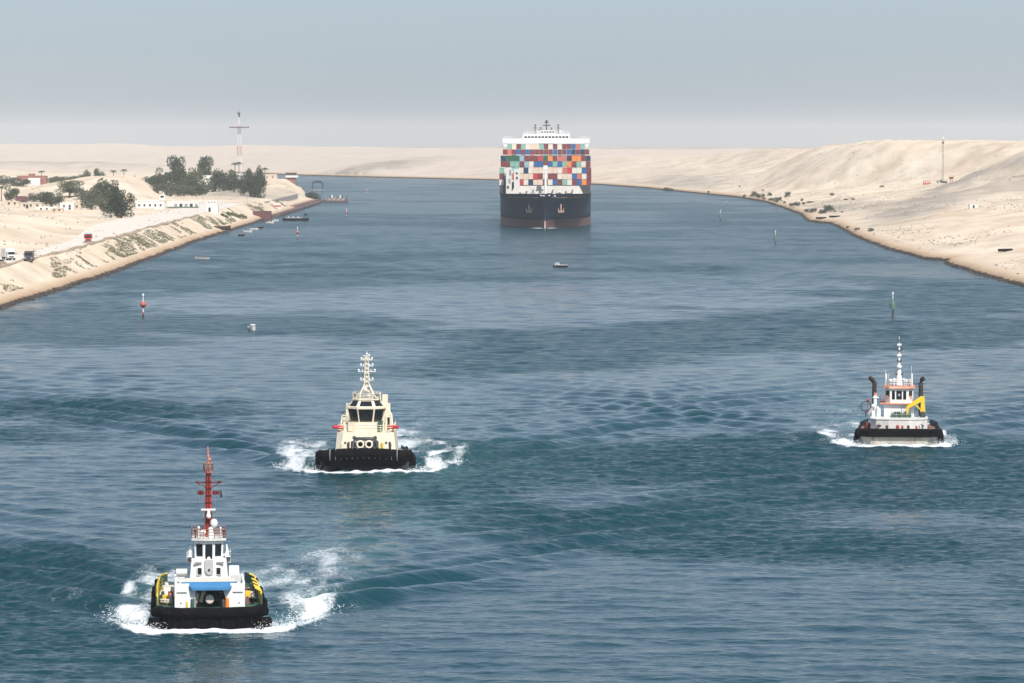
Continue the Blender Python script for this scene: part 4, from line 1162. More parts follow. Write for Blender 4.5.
# slanted frames from the bridge sides down to the deck
for sx in (-1, 1):
    k = MB()
    k.sweep([(sx * 2.75, 7.6, 8.5), (sx * 3.6, 7.6, 7.3), (sx * 3.75, 7.6, 5.1)], 0.13, 6)
    k.sweep([(sx * 2.75, 9.6, 8.5), (sx * 3.6, 9.6, 7.3), (sx * 3.75, 9.6, 5.1)], 0.13, 6)
    k.tube((sx * 3.6, 7.6, 7.3), (sx * 3.6, 9.6, 7.3), 0.1, n=6).tube((sx * 2.7, 7.6, 7.3), (sx * 3.6, 7.6, 7.3), 0.06, n=5)
    k.build('side_frame', cream, t2)
    MB().box(sx * 3.2 - 0.18, sx * 3.2 + 0.18, 8.2, 8.5, 5.2, 7.0).build('liferaft_rack', dark_steel if sx > 0 else cream, t2)
    m_ = MB()
    m_.tube((sx * 3.95, 6.2, 5.0), (sx * 3.95, 6.2, 5.6), 0.16, n=8)
    m_.ball((sx * 3.95, 6.2, 5.8), 0.34)
    m_.tube((sx * 3.5, 6.0, 5.75), (sx * 4.7, 5.5, 5.85), 0.2, 0.26, 10)
    m_.tube((sx * 3.2, 6.0, 5.72), (sx * 3.6, 6.0, 5.75), 0.2, n=8)
    m_.build('fire_monitor', mat('monitor_red', (0.62, 0.03, 0.05), 0.4), t2)
    for k_ in range(2):
        MB().tube((sx * (1.1 + 1.6 * k_), 8.6, 9.0), (sx * (1.15 + 1.6 * k_), 8.6, 12.4 + k_ * 0.9), 0.022, n=5).build('whip_antenna', steel, ro)
# lattice mast
ms = MB()
for sx in (-1, 1):
    for sy in (-1, 1):
        ms.tube((sx * 1.25, 9.6 + sy * 0.9, 9.6), (sx * 0.34, 9.6 + sy * 0.3, 11.5), 0.11, n=6)
        ms.tube((sx * 0.34, 9.6 + sy * 0.3, 11.5), (sx * 0.20, 9.6 + sy * 0.2, 15.4), 0.09, 0.07, 6)
for k in range(9):
    z = 9.9 + k * 0.62
    w = np.interp(z, [9.6, 11.5, 15.4], [1.2, 0.34, 0.2])
    ms.tube((-w, 9.3, z), (w, 9.3, z + 0.3), 0.05, n=5).tube((w, 9.3, z), (-w, 9.3, z + 0.3), 0.05, n=5)
ms.tube((0, 9.6, 10.5), (0, 9.6, 15.6), 0.16, 0.10, 8)
mo = ms.build('mast', cream, t2)
for (z, w) in ((12.1, 0.95), (13.3, 1.3), (14.1, 0.95), (14.95, 0.85)):
    b = MB().box(-w, w, 9.4, 9.85, z, z + 0.1).ball((-w * 0.9, 9.5, z + 0.25), 0.16).ball((w * 0.9, 9.5, z + 0.25), 0.16).tube((-w * 0.5, 9.3, z), (-w * 0.5, 9.3, z + 0.34), 0.1, n=6).tube((w * 0.45, 9.3, z), (w * 0.45, 9.3, z + 0.34), 0.1, n=6)
    b.build('crosstree', white, mo)
MB().tube((0, 9.6, 15.5), (0, 9.6, 16.2), 0.05, n=5).ball((0, 9.6, 15.8), 0.16).ball((0.35, 9.6, 15.7), 0.14).box(-0.5, 0.5, 9.5, 9.7, 15.5, 15.6).build('masthead_light', white, mo)
for (x, z) in ((-1.05, 10.05), (0.95, 10.1), (-0.2, 10.9)):
    MB().ball((x, 8.7, z), 0.32, 0.32, 0.36).build('satellite_dome', white, ro)
for sx in (-1, 1):
    MB().box(sx * 2.6 - 0.7, sx * 2.6 + 0.7, 13.5, 15, 5.1, 8.6, tx=0.1, ty=0.1).build('funnel', cream, t2)
MB().tube((-1.2, 22, 1.9), (1.2, 22, 1.9), 0.01).box(-1.5, 1.5, 21, 23, 1.9, 3.2).build('towing_winch', dark_steel, t2)

t2.scale = (0.965, 1, 1)
# ============ tug 3: older, rusty, twin exhausts and yellow crane
t3 = empty('tugboat', (T3[0], T3[1] + 1.0, -0.22), 'weathered white tugboat with twin black exhausts, orange trim and yellow crane', 'tugboat', 'tugboats leading the ship', -0.09)
ys = [0, 0.5, 1.4, 3, 5, 8, 12, 18, 24, 28, 30]
dk = [(0, 4.4), (0.5, 4.9), (1.4, 5.3), (3, 5.7), (5, 5.95), (8, 6.1), (24, 6.0), (30, 4.9)]
wl = [(0, 4.0), (1.4, 4.9), (4, 5.5), (8, 5.8), (24, 5.7), (30, 4.6)]
sh = [(0, 2.55), (3, 2.45), (7, 1.9), (14, 1.45), (30, 1.5)]
rust_hull = mat('rust_streaked_hull', (0.55, 0.51, 0.42), 0.55, var=0.15, vscale=0.8, stain=(0.27, 0.13, 0.06), samt=0.85, sscale=(0.7, 0.7, 0.35))
tug_hull(ys, dk, wl, sh, k=1.1, rake=0.35).build('hull', rust_hull, t3)
deck_plate(ys, dk, sh, 0.03).build('deck', mat('rusty_deck', (0.20, 0.11, 0.08), 0.7), t3)
bulwark(t3, black_paint, [5, 8, 12, 18, 24, 28, 30], dk, sh, 0.8)
fd = MB()
for sx in (-1, 1):
    pts = [(0, 0), (0.5, 0), (1.4, 0), (3, 0), (5, 0), (7, 0), (10, 0), (15, 0), (22, 0)]
    for i in range(len(pts) - 1):
        y0, y1 = pts[i][0], pts[i + 1][0]
        q = []
        for y in (y0, y1):
            w, z = plan(dk, y), plan(sh, y)
            q.append(((sx * (w - 0.35), y + 0.3, z - 1.05), (sx * (w + 0.3), y - 0.32 * max(0, 1 - y / 5), z - 0.95), (sx * (w + 0.36), y - 0.38 * max(0, 1 - y / 5), z + 0.02), (sx * (w - 0.1), y + 0.2, z + 0.2)))
        v = list(q[0]) + list(q[1])
        fd.hexa(v)
w = plan(dk, 0)
fd.hexa([(-w - 0.2, -0.3, 1.55), (w + 0.2, -0.3, 1.55), (w, 0.4, 1.5), (-w, 0.4, 1.5), (-w - 0.2, -0.38, 2.56), (w + 0.2, -0.38, 2.56), (w, 0.4, 2.8), (-w, 0.4, 2.8)])
fd.build('bow_fender', black_rubber, t3)
for sx in (-1, 1):
    for y in (6, 9, 13, 18):
        tyre_on(t3, (sx * (plan(dk, y) + 0.45), y, 0.85), 'x', 0.5, 0.22)
# raised white forecastle
fo_ = MB().prism([(-4.25, 3.9), (-3.4, 2.6), (-1.5, 2.0), (1.5, 2.0), (3.4, 2.6), (4.25, 3.9), (4.3, 9), (-4.3, 9)], 2.3, 4.0)
fko = fo_.build('forecastle', dirty_white, t3)
MB().prism([(-4.3, 3.85), (-3.45, 2.52), (-1.5, 1.92), (1.5, 1.92), (3.45, 2.52), (4.3, 3.85), (4.35, 9), (-4.35, 9)], 4.0, 4.1).build('forecastle_edge', dirty_white, fko)
for (x, m_, r) in ((-1.8, dark_steel, 0.22), (-0.2, red_paint, 0.26), (0.5, red_paint, 0.18), (1.4, dark_steel, 0.22), (2.6, red_paint, 0.16), (3.2, dirty_white, 0.2)):
    MB().tube((x, 1.3, 2.5), (x, 1.3, 3.0), r, r * 0.8, 8).ball((x, 1.3, 3.05), r).build('deck_fitting', m_, t3)
for (x, s_) in ((-3.0, 1), (3.4, 1)):
    MB().box(x - 0.35, x + 0.35, 2.2, 2.9, 3.1, 3.2).box(x - 0.04, x + 0.04, 2.3, 2.8, 2.8, 3.4).build('anchor', dark_steel, fko)
hs = MB().box(-2.25, 2.25, 7.2, 14, 4.0, 6.0)
h3 = hs.build('deckhouse', white, t3)
MB().box(-2.9, 2.75, 6.7, 14, 6.05, 6.19).build('bridge_deck_edge', orange_trim, h3)
MB().rail([(-2.85, 6.75, 6.22), (-2.0, 6.75, 6.22)], 0.8, 0.04).rail([(2.0, 6.75, 6.22), (2.7, 6.75, 6.22)], 0.8, 0.04).rail([(-2.85, 6.75, 6.22), (-2.85, 13, 6.22)], 0.8, 0.04).rail([(2.7, 6.75, 6.22), (2.7, 13, 6.22)], 0.8, 0.04).build('bridge_railing', mat('rusty_rail', (0.35, 0.16, 0.11)), h3)
wp = [(-2.15, 8.5), (-1.35, 7.3), (1.35, 7.3), (2.15, 8.5), (2.15, 12), (-2.15, 12)]
wk = MB().prism(wp, 6.19, 8.42).build('wheelhouse', white, t3)
for (x0, x1) in ((-1.08, -0.62), (-0.42, 0.42), (0.62, 1.08)):
    MB().box(x0, x1, 7.26, 7.4, 6.75, 8.05).build('window', glass, wk)
MB().ball((0, 7.28, 7.4), 0.22, 0.05, 0.22).build('wiper_disc', steel, wk)
for sx in (-1, 1):
    v = []
    for z in (7.2, 8.05):
        v += [(sx * 1.50, 7.46, z), (sx * 1.98, 8.18, z), (sx * 1.90, 8.3, z), (sx * 1.42, 7.6, z)]
    MB().hexa(v).build('window', glass, wk)
    MB().ring((sx * 1.72, 7.75, 7.1), 0.18, 0.06, 'y').build('life_ring', orange, wk)
MB().prism([(-2.45, 8.4), (-1.5, 6.95), (1.5, 6.95), (2.45, 8.4), (2.45, 12.3), (-2.45, 12.3)], 8.42, 8.72, [(-2.35, 8.5), (-1.45, 7.1), (1.45, 7.1), (2.35, 8.5), (2.35, 12.2), (-2.35, 12.2)]).build('wheelhouse_roof', orange_trim, wk)
r3 = MB().rail([(-2.0, 8.5, 8.8), (-1.35, 7.4, 8.8), (1.35, 7.4, 8.8), (2.0, 8.5, 8.8), (2.0, 12, 8.8)], 0.95, 0.04, bars=3, step=0.6)
for x in (-1.95, 1.95):
    r3.box(x - 0.12, x + 0.12, 8.4, 8.6, 8.8, 10.6)
r3.build('roof_railing', white, wk)
for (x, y, r) in ((-1.3, 7.6, 0.28), (-0.75, 7.8, 0.3), (1.1, 7.6, 0.24), (1.6, 8.2, 0.22)):
    MB().tube((x, y, 8.8), (x, y, 9.5), 0.1, n=6).ball((x, y, 9.6), r).build('searchlight', white if x < 1.3 else cream, wk)
for (x, h_) in ((1.8, 3.0), (-2.1, 2.4), (-1.6, 1.8)):
    MB().tube((x, 8.8, 8.8), (x + 0.05, 8.8, 8.8 + h_), 0.03, n=5).build('whip_antenna', white, wk)
m3 = MB()
m3.tube((0, 9, 8.8), (0, 9, 11.2), 0.55, 0.3, 10).tube((0, 9, 11.2), (0, 9, 15.0), 0.22, 0.12, 8).tube((0, 9, 15.0), (0, 9, 16.2), 0.07, 0.04, 6)
mo = m3.build('mast', white, t3)
MB().ball((0, 8.85, 11.6), 0.42, 0.42, 0.36).build('radar_dome', white, mo)
for (z, w, d) in ((12.4, 0.35, 1), (13.2, 0.3, 0), (14.0, 0.35, 1), (14.8, 0.28, 0), (15.6, 0.3, 1), (10.4, 0.6, 1), (9.6, 0.9, 0)):
    MB().box(-w, w, 8.7, 9.1, z, z + 0.14).ball((w * 0.8, 8.8, z + 0.2), 0.13).ball((-w * 0.8, 8.8, z + 0.2), 0.13).build('signal_lamp', dark_steel if d else white, mo)
for sx in (-1, 1):
    x = -3.75 if sx < 0 else 3.3
    k = MB().sweep([(x, 12, 4.0), (x, 12, 8.0), (x - 0.04 * sx, 12, 8.9), (x + (sx * 0.10 if sx > 0 else -0.35), 11.9, 9.5), (x + (sx * 0.45 if sx > 0 else -0.75), 11.7, 9.75)], [0.36, 0.36, 0.36, 0.34, 0.34], 10)
    k.build('exhaust_stack', mat('sooty_stack', (0.035, 0.025, 0.022), 0.7, var=0.4, stain=(0.14, 0.07, 0.05), samt=0.6), t3)
# left side gear: davit, rafts, boxes
k = MB().box(-4.1, -3.2, 7.6, 8.6, 4.1, 5.0).tube((-3.6, 8, 5.0), (-3.6, 8, 7.3), 0.3, 0.26, 10).box(-3.95, -3.1, 7.7, 8.3, 6.9, 7.1)
k.build('ventilator', white, t3)
MB().tube((-3.1, 7.4, 4.1), (-3.1, 7.4, 5.4), 0.36, n=10).ball((-3.1, 7.4, 5.4), 0.36).build('liferaft_canister', white, t3)
MB().tube((-4.6, 8.0, 4.4), (-3.9, 7.6, 5.6), 0.2, 0.26, 8).ball((-3.9, 7.6, 5.7), 0.34).build('fire_monitor', dirty_white, t3)
MB().ring((-5.0, 8.6, 5.6), 0.75, 0.08, 'y', 16, 5).box(-5.1, -4.9, 8.5, 8.7, 4.0, 5.0).build('hose_reel', dark_steel, t3)
MB().ball((-4.7, 8.4, 6.6), 0.22).tube((-4.7, 8.4, 4.2), (-4.7, 8.4, 6.5), 0.05).build('deck_lamp', red_paint, t3)
MB().box(-3.75, -3.35, 7.9, 8.2, 7.3, 7.7).build('horn', orange_trim, t3)
MB().box(-5.2, -4.1, 5.6, 6.2, 2.0, 3.1).tube((-4.7, 5.5, 2.4), (-4.7, 5.5, 3.4), 0.4, n=10).build('deck_locker', mat('rusty_red', (0.22, 0.06, 0.05), 0.6), t3)
MB().box(-1.2, 1.85, 6.0, 7.1, 4.1, 4.7, ty=0.15).box(-0.8, 0.2, 6.1, 7.0, 4.7, 4.9).build('covered_rescue_boat', green_deck, t3)
k = MB().rail([(-1.2, 5.6, 4.1), (2.0, 5.6, 4.1)], 0.9, 0.035, bars=2, step=0.8)
k.tube((0.35, 5.8, 4.1), (0.35, 5.8, 5.6), 0.07, n=6)
k.build('foredeck_railing', steel, t3)
cr = MB().tube((3.55, 6.6, 4.1), (3.55, 6.6, 5.0), 0.42, n=10).build('deck_crane', dark_steel, t3)
a = MB()
a.hexa([(3.2, 6.3, 4.9), (3.95, 6.3, 4.9), (3.95, 6.9, 4.9), (3.2, 6.9, 4.9), (3.35, 6.35, 7.3), (3.8, 6.35, 7.3), (3.8, 6.85, 7.3), (3.35, 6.85, 7.3)])
ao = a.build('crane_post', yellow, cr)
a = MB()
a.hexa([(3.9, 6.4, 6.75), (3.9, 6.8, 6.75), (3.3, 6.8, 7.35), (3.3, 6.4, 7.35), (1.35, 6.2, 5.45), (1.35, 6.5, 5.45), (1.15, 6.5, 5.8), (1.15, 6.2, 5.8)])
a.hexa([(1.1, 6.1, 4.6), (1.4, 6.1, 4.6), (1.4, 6.5, 4.6), (1.1, 6.5, 4.6), (1.1, 6.1, 5.8), (1.55, 6.1, 5.8), (1.55, 6.5, 5.8), (1.1, 6.5, 5.8)])
a.build('crane_boom', yellow, cr)
MB().tube((3.3, 6.6, 5.2), (2.3, 6.4, 6.1), 0.12, n=8).build('crane_ram', yellow, cr)
MB().box(-4.9, 4.9, 22, 22.2, 1.5, 1.55).box(-1.4, 1.4, 19, 21, 1.5, 2.8).build('towing_winch', dark_steel, t3)
# ------------------------------------------------------------------ trees and bushes
def foliage_mat(name, a, b):
    m = bpy.data.materials.new(name); m.use_nodes = True
    n, l = m.node_tree.nodes, m.node_tree.links
    p = n['Principled BSDF']; p.inputs['Roughness'].default_value = 0.75; p.inputs['Specular IOR Level'].default_value = 0.2
    oi = n.new('ShaderNodeObjectInfo'); g = n.new('ShaderNodeNewGeometry')
    t = n.new('ShaderNodeTexNoise'); t.inputs['Scale'].default_value = 0.22; t.inputs['Detail'].default_value = 3
    l.new(g.outputs['Position'], t.inputs['Vector'])
    ad = n.new('ShaderNodeMath'); ad.operation = 'MULTIPLY_ADD'; l.new(oi.outputs['Random'], ad.inputs[0]); ad.inputs[1].default_value = 0.55; l.new(t.outputs[0], ad.inputs[2])
    ri = n.new('ShaderNodeMath'); ri.operation = 'MULTIPLY_ADD'; l.new(g.outputs['Random Per Island'], ri.inputs[0]); ri.inputs[1].default_value = 0.5; l.new(ad.outputs[0], ri.inputs[2])
    r = n.new('ShaderNodeValToRGB'); r.color_ramp.elements[0].position, r.color_ramp.elements[1].position = 0.4, 1.7
    r.color_ramp.elements[0].color, r.color_ramp.elements[1].color = a + (1,), b + (1,)
    l.new(ri.outputs[0], r.inputs[0]); l.new(r.outputs[0], p.inputs['Base Color'])
    return m
leaf_dark = foliage_mat('dark_foliage', (0.012, 0.028, 0.02), (0.055, 0.075, 0.04))
leaf_grey = foliage_mat('grey_green_foliage', (0.035, 0.052, 0.038), (0.10, 0.115, 0.07))
leaf_olive = foliage_mat('olive_scrub', (0.05, 0.065, 0.035), (0.15, 0.15, 0.085))
bark = mat('bark', (0.12, 0.09, 0.065), 0.9, var=0.3)

def leaf_cloud(rng, clumps, n, size, flat=1.0):
    """leaf sized faces spread through a set of clumps"""
    cl = np.array([c[:3] for c in clumps]); cr = np.array([c[3] for c in clumps])
    w = cr ** 2; idx = rng.choice(len(cl), n, p=w / w.sum())
    d = rng.normal(size=(n, 3)); d /= np.linalg.norm(d, axis=1)[:, None]
    r = cr[idx] * (0.55 + 0.5 * rng.rand(n) ** 0.7)
    c = cl[idx] + d * r[:, None] * np.array((1, 1, flat))
    a = rng.normal(size=(n, 3)); a /= np.linalg.norm(a, axis=1)[:, None]
    b = np.cross(a, rng.normal(size=(n, 3))); b /= np.linalg.norm(b, axis=1)[:, None]
    s = size * (0.6 + 0.8 * rng.rand(n))[:, None]
    v = np.stack([c - a * s - b * s * .6, c + a * s - b * s * .6, c + a * s + b * s * .6, c - a * s + b * s * .6], 1).reshape(-1, 3)
    f = np.arange(n * 4).reshape(n, 4)
    return v, f

def mesh_np(name, v, f, m):
    me = bpy.data.meshes.new(name)
    me.from_pydata(v.tolist(), [], f.tolist())
    me.materials.append(m)
    return me

def tree_variant(seed, kind):
    """unit tree: 1 m tall, crown about 1 m wide; returns crown and trunk meshes"""
    rng = np.random.RandomState(seed)
    clumps = []
    if kind == 'round':
        for k in range(24):
            a, r, z = rng.rand() * 6.28, 0.38 * math.sqrt(rng.rand()), 0.20 + 0.64 * rng.rand()
            r *= math.sqrt(max(0.12, 1 - ((z - 0.5) / 0.52) ** 2))
            clumps.append((r * math.cos(a), r * math.sin(a), z, 0.13 + 0.08 * rng.rand()))
    elif kind == 'tall':
        for k in range(18):
            a, z = rng.rand() * 6.28, 0.30 + 0.62 * rng.rand()
            r = 0.30 * math.sqrt(rng.rand())
            clumps.append((r * math.cos(a), r * math.sin(a), z, 0.11 + 0.08 * rng.rand()))
    else:
        for k in range(24):
            a, r, z = rng.rand() * 6.28, 0.42 * math.sqrt(rng.rand()), 0.05 + 0.74 * rng.rand()
            r *= 1.0 - 0.5 * z ** 2
            clumps.append((r * math.cos(a), r * math.sin(a), z, 0.14 + 0.08 * rng.rand()))
    v, f = leaf_cloud(rng, clumps, 2600, 0.021)
    crowns = {m.name: mesh_np('crown', v, f, m) for m in (leaf_dark, leaf_grey)}
    t = MB()
    t.sweep([(0, 0, -0.03), (0.01, 0, 0.2), (-0.01, 0.01, 0.45), (0.01, 0, 0.66)], [0.034, 0.026, 0.018, 0.008], 7)
    for c in clumps[::3]:
        t.tube((0, 0, min(0.3, c[2] * 0.6)), c[:3], 0.011, 0.004, 5)
    o = t.build('trunk', bark); tm = o.data; bpy.data.objects.remove(o)
    return crowns, tm
VAR = {'round': [tree_variant(s, 'round') for s in (1, 2, 3)], 'tall': [tree_variant(s, 'tall') for s in (4, 5)], 'low': [tree_variant(s, 'low') for s in (6, 7, 8)]}

trng = random.Random(5)
def plant(name, loc, h, w, kind, mat_, label, cat, group):
    crowns, tm = trng.choice(VAR[kind])
    r = empty(name, loc, label, cat, group, trng.uniform(0, 6.28))
    k = 1.0 if kind != 'tall' else 1.25
    r.scale = (w * k * 1.08, w * k * 1.08, h * 1.06)
    for nm, me in (('crown', crowns[mat_.name]), ('trunk', tm)):
        o = bpy.data.objects.new(nm, me); C.objects.link(o); o.parent = r
    return r
def by_dist(px, D):
    x = (px - 512) * D / F_PX
    return (x, D, gz(x, D))
def top_z(py, D):
    return CAM_H - (py - HORIZON) * D / F_PX

# px, distance, y of the top, width in px, kind, tone, what it stands by
TREES = [(11.6, 2475, 186, 14, 'round', 0, 'dark tree alone at the left end of the village roofs'),
         (33.5, 2500, 192.8, 14, 'low', 1, 'bushy grey-green tree left of the big grove by the low roofs'),
         (52, 2370, 189.4, 22, 'round', 0, 'dark tree standing over the low white roofs'),
         (46, 2420, 193.5, 12, 'round', 0, 'small dark tree tucked left of the roof grove'),
         (70, 2560, 181, 20, 'tall', 1, 'tall pale green eucalyptus behind the white roofs'),
         (82, 2540, 186, 14, 'round', 1, 'paler tree between the eucalyptus and the big grove'),
         (91.6, 2260, 187, 21, 'round', 1, 'grey-green tree on the left flank of the big grove'),
         (101, 2300, 180.5, 24, 'round', 0, 'broad dark tree at the top of the big grove'),
         (113.5, 2280, 182, 22, 'round', 0, 'dark tree at the rear right of the big grove'),
         (108, 2120, 196, 18, 'round', 1, 'lower grey-green tree in front of the big grove'),
         (121, 2005, 192, 27, 'low', 0, 'big dark tree at the right end of the grove, nearest the canal'),
         (115, 2050, 196, 18, 'low', 1, 'greyish tree under the right end of the big grove'),
         (4, 3350, 175, 14, 'low', 0, 'dark tree at the far left edge behind the dune'),
         (15, 3300, 176.5, 13, 'low', 0, 'dark tree just left of the red villa'),
         (24, 3280, 179, 14, 'low', 0, 'low dark tree in front of the red villa'),
         (55, 3400, 175.5, 14, 'low', 0, 'dark tree just right of the red villa'),
         (64, 3350, 175.5, 12, 'low', 0, 'low dark tree behind the sand mound, left of the middle'),
         (73, 3350, 175, 13, 'low', 0, 'low dark tree behind the middle of the sand mound'),
         (82, 3400, 173.5, 12, 'low', 0, 'small dark tree behind the sand mound crest'),
         (87.5, 3450, 170.5, 9, 'round', 0, 'round dark tree rising behind the sand mound'),
         (100, 3450, 167.5, 12, 'round', 0, 'largest dark tree behind the sand mound'),
         (150, 3010, 175.8, 14, 'low', 0, 'low dark tree at the left tip of the mast grove'),
         (157, 2990, 173, 20, 'low', 0, 'spreading dark tree on the left of the mast grove'),
         (165, 2950, 168.5, 17, 'round', 0, 'dark tree below the lone tall tree of the mast grove'),
         (176.7, 3060, 157, 14, 'tall', 0, 'tall dark tree rising highest on the left of the mast grove'),
         (181.6, 2910, 167, 23, 'round', 0, 'broad dark tree in the middle of the mast grove'),
         (196.6, 2930, 167, 25, 'round', 1, 'broad greyer tree right of the middle of the mast grove'),
         (190, 2850, 177, 22, 'low', 0, 'dark tree in the heart of the mast grove'),
         (158.5, 2720, 183, 15, 'low', 1, 'grey tree at the front left foot of the mast grove'),
         (171, 2750, 184, 18, 'low', 1, 'grey low tree above the white watch tower'),
         (184, 2740, 184.5, 22, 'low', 1, 'grey low tree at the front of the mast grove'),
         (200, 2820, 183, 15, 'low', 0, 'dark round tree at the front right of the mast grove'),
         (205, 3180, 157.5, 13, 'tall', 0, 'tall forked dark tree behind the white villa roof'),
         (216, 3020, 175, 16, 'low', 0, 'dark tree at the left of the mast-foot trees'),
         (224, 3000, 169, 26, 'low', 0, 'big dome shaped dark tree left of the radio mast foot'),
         (234, 2960, 173, 20, 'low', 0, 'dark tree right under the radio mast'),
         (246, 2980, 167.5, 14, 'round', 0, 'round dark tree right of the radio mast'),
         (251, 2880, 171, 18, 'low', 0, 'dark tree sloping to the quay, left of the pair'),
         (258, 2860, 173, 17, 'low', 0, 'dark tree at the right end of the mast grove above the shed'),
         (260, 3020, 167, 10, 'round', 0, 'small dark tree peeping above the right end of the mast grove'),
         (313, 3150, 191.5, 15, 'low', 0, 'dense green bush at the very tip of the quay')]
for (px, D, yt, w, kind, tone, lab) in TREES:
    loc = by_dist(px, D)
    h = max(3.0, top_z(yt, D) - loc[2])
    plant('tree' if 'bush' not in lab else 'bush', loc, h, 1.15 * w * D / F_PX, kind, (leaf_dark, leaf_grey)[tone], lab, 'tree' if 'bush' not in lab else 'bush', 'trees on the left bank')

def palm(px, D, yt, lab):
    loc = by_dist(px, D); h = top_z(yt, D) - loc[2]
    r = empty('palm_tree', loc, lab, 'palm', 'palms on the left bank')
    MB().sweep([(0, 0, -0.5), (0.2, 0, h * 0.5), (0.1, 0.1, h - 1)], [0.35, 0.26, 0.24], 7).build('trunk', bark, r)
    c = MB()
    rg_ = random.Random(int(px))
    for k in range(16):
        a = k * 6.283 / 16 + rg_.uniform(-.15, .15); up = rg_.uniform(0.2, 1.4)
        pts = [(0.1, 0.1, h - 1)]
        for t in (0.35, 0.7, 1.0):
            R = 3.1 * t
            pts.append((0.1 + R * math.cos(a), 0.1 + R * math.sin(a), h - 1 + up * math.sin(t * 2.4) * 1.6 - 1.2 * t * t))
        for i in range(3):
            p, q = np.array(pts[i]), np.array(pts[i + 1]); s_ = np.array((-math.sin(a), math.cos(a), 0)) * (0.42, 0.5, 0.3)[i]
            s2 = np.array((-math.sin(a), math.cos(a), 0)) * (0.5, 0.3, 0.03)[i]
            dz = np.array((0, 0, -0.2))
            c.add([p - s_ + dz, p, q, q - s2 + dz], [(0, 1, 2, 3)]).add([p + s_ + dz, p, q, q + s2 + dz], [(3, 2, 1, 0)])
    c.build('crown', leaf_dark, r)
for a in ((1.5, 2500, 186, 'palm at the left edge of the view above the dune'), (41.7, 3480, 171, 'palm rising over the roof of the red villa'), (113.5, 3350, 170.5, 'left palm of the two behind the mound crest'),
          (124, 3350, 169.5, 'right palm of the two behind the mound crest'), (235, 3280, 163, 'left palm of the two at the radio mast foot'), (239, 3260, 162.5, 'right palm of the two at the radio mast foot'),
          (265, 3150, 168, 'palm between the mast grove and the lookout')):
    palm(*a)

# bushes along the right bank: px, y of the foot, width px, height px
BUSH = [(666.6, 188.5, 8, 3), (671, 188.8, 7, 3.4), (662, 188, 6, 2.4), (708.5, 192, 2.4, 2), (744.7, 196, 4, 2.6), (754, 197, 8, 5.4), (758.5, 198, 5, 4), (763, 197.5, 5, 3.6), (769.5, 196, 5, 3.4), (764, 199, 4, 1.6),
        (772, 201.5, 8, 2.6), (778, 202, 9, 4.6), (784.5, 203.4, 3, 2.2), (787.5, 188.5, 7, 5.2), (792, 206, 7, 3), (797, 206, 8, 4), (802, 201, 3.4, 2.4), (803.5, 204.6, 4.4, 2.4), (810, 203, 9, 1.8), (807, 212, 7, 3), (813, 212.6, 9, 4),
        (822, 214, 8, 4), (827, 212, 8, 6.4), (831, 211, 7, 5), (832, 196.8, 5, 2.6), (835, 212, 3, 1.4), (842, 212.4, 3, 1.2), (848, 227.5, 5, 1.8), (857, 230, 7, 2.2), (871, 231.4, 7, 3.2), (846, 200, 6, 1.6), (853, 200.5, 5, 1.6), (882, 181.5, 5, 1.8), (739.6, 187.4, 2, 1.6), (763, 189, 3, 1.4)]
BL = {}
for i, (px, py, w, h) in enumerate(BUSH):
    loc = on_ground(px, py)
    k = loc[1] / F_PX
    big = 'big' if w * h > 38 else ('middling' if w * h > 15 else 'small')
    tone = leaf_grey if i % 3 else leaf_dark
    place = ('far up the right bank' if px < 700 else ('at the right bank bend' if px < 780 else ('by the grey hollow' if px < 820 else ('on the right sandy spit' if py > 207 else 'on the right dune slope'))))
    key = f'{big} {"grey-green" if i % 3 else "dark"} bush {place}'
    BL.setdefault(key, []).append(plant('bush', loc, h * k * 1.15, w * k, 'low', tone, key, 'bush', 'bushes along the right bank'))
for key, obs in BL.items():
    if len(obs) > 1:
        for i, o in enumerate(sorted(obs, key=lambda o: o.location.x / o.location.y)):
            o['label'] = f'{key}, {ORD[i + 1]} from the left'

# ground-hugging scrub on the left slope and beside the grey hollow
srng = np.random.RandomState(12)
pts = []
while len(pts) < 8000:
    if srng.rand() < 0.93:
        y = 1080 + 1700 * srng.rand(); d = 5.2 + 8.3 * srng.rand() ** 1.25
        x = float(np.interp(y, [-900, 1200, 1400, 1650, 1900, 2300, 3060], [-137, -137, -135, -137, -139.5, -138.5, -138.7])) - d
        den = vnoise(np.array([x / 7.0 + y / 60]), np.array([y / 34.0]))[0] + 0.55 * vnoise(np.array([x / 2.6]), np.array([y / 9.0]))[0] + 0.35 * (1 - d / 9) + (0.5 if 1480 < y < 1950 else 0.0)
        if den < 0.30: continue
    else:
        y = 2250 + 550 * srng.rand(); x = 178 + 42 * srng.rand()
        if vnoise(np.array([x / 16.0]), np.array([y / 40.0]))[0] < 0.25: continue
    pts.append((x, y))
P = np.array(pts); Z = ground_z(P[:, 0], P[:, 1])
cl = [(p[0], p[1], z + 0.1, 0.25 + 0.45 * srng.rand()) for p, z in zip(P, Z)]
v, f = leaf_cloud(srng, cl, 42000, 0.13, 0.5)
o = bpy.data.objects.new('bank_scrub', mesh_np('bank_scrub', v, f, leaf_olive)); C.objects.link(o)
tag(o, 'low olive scrub growing in drifts on the sandy canal bank', 'scrub', None, 'stuff')

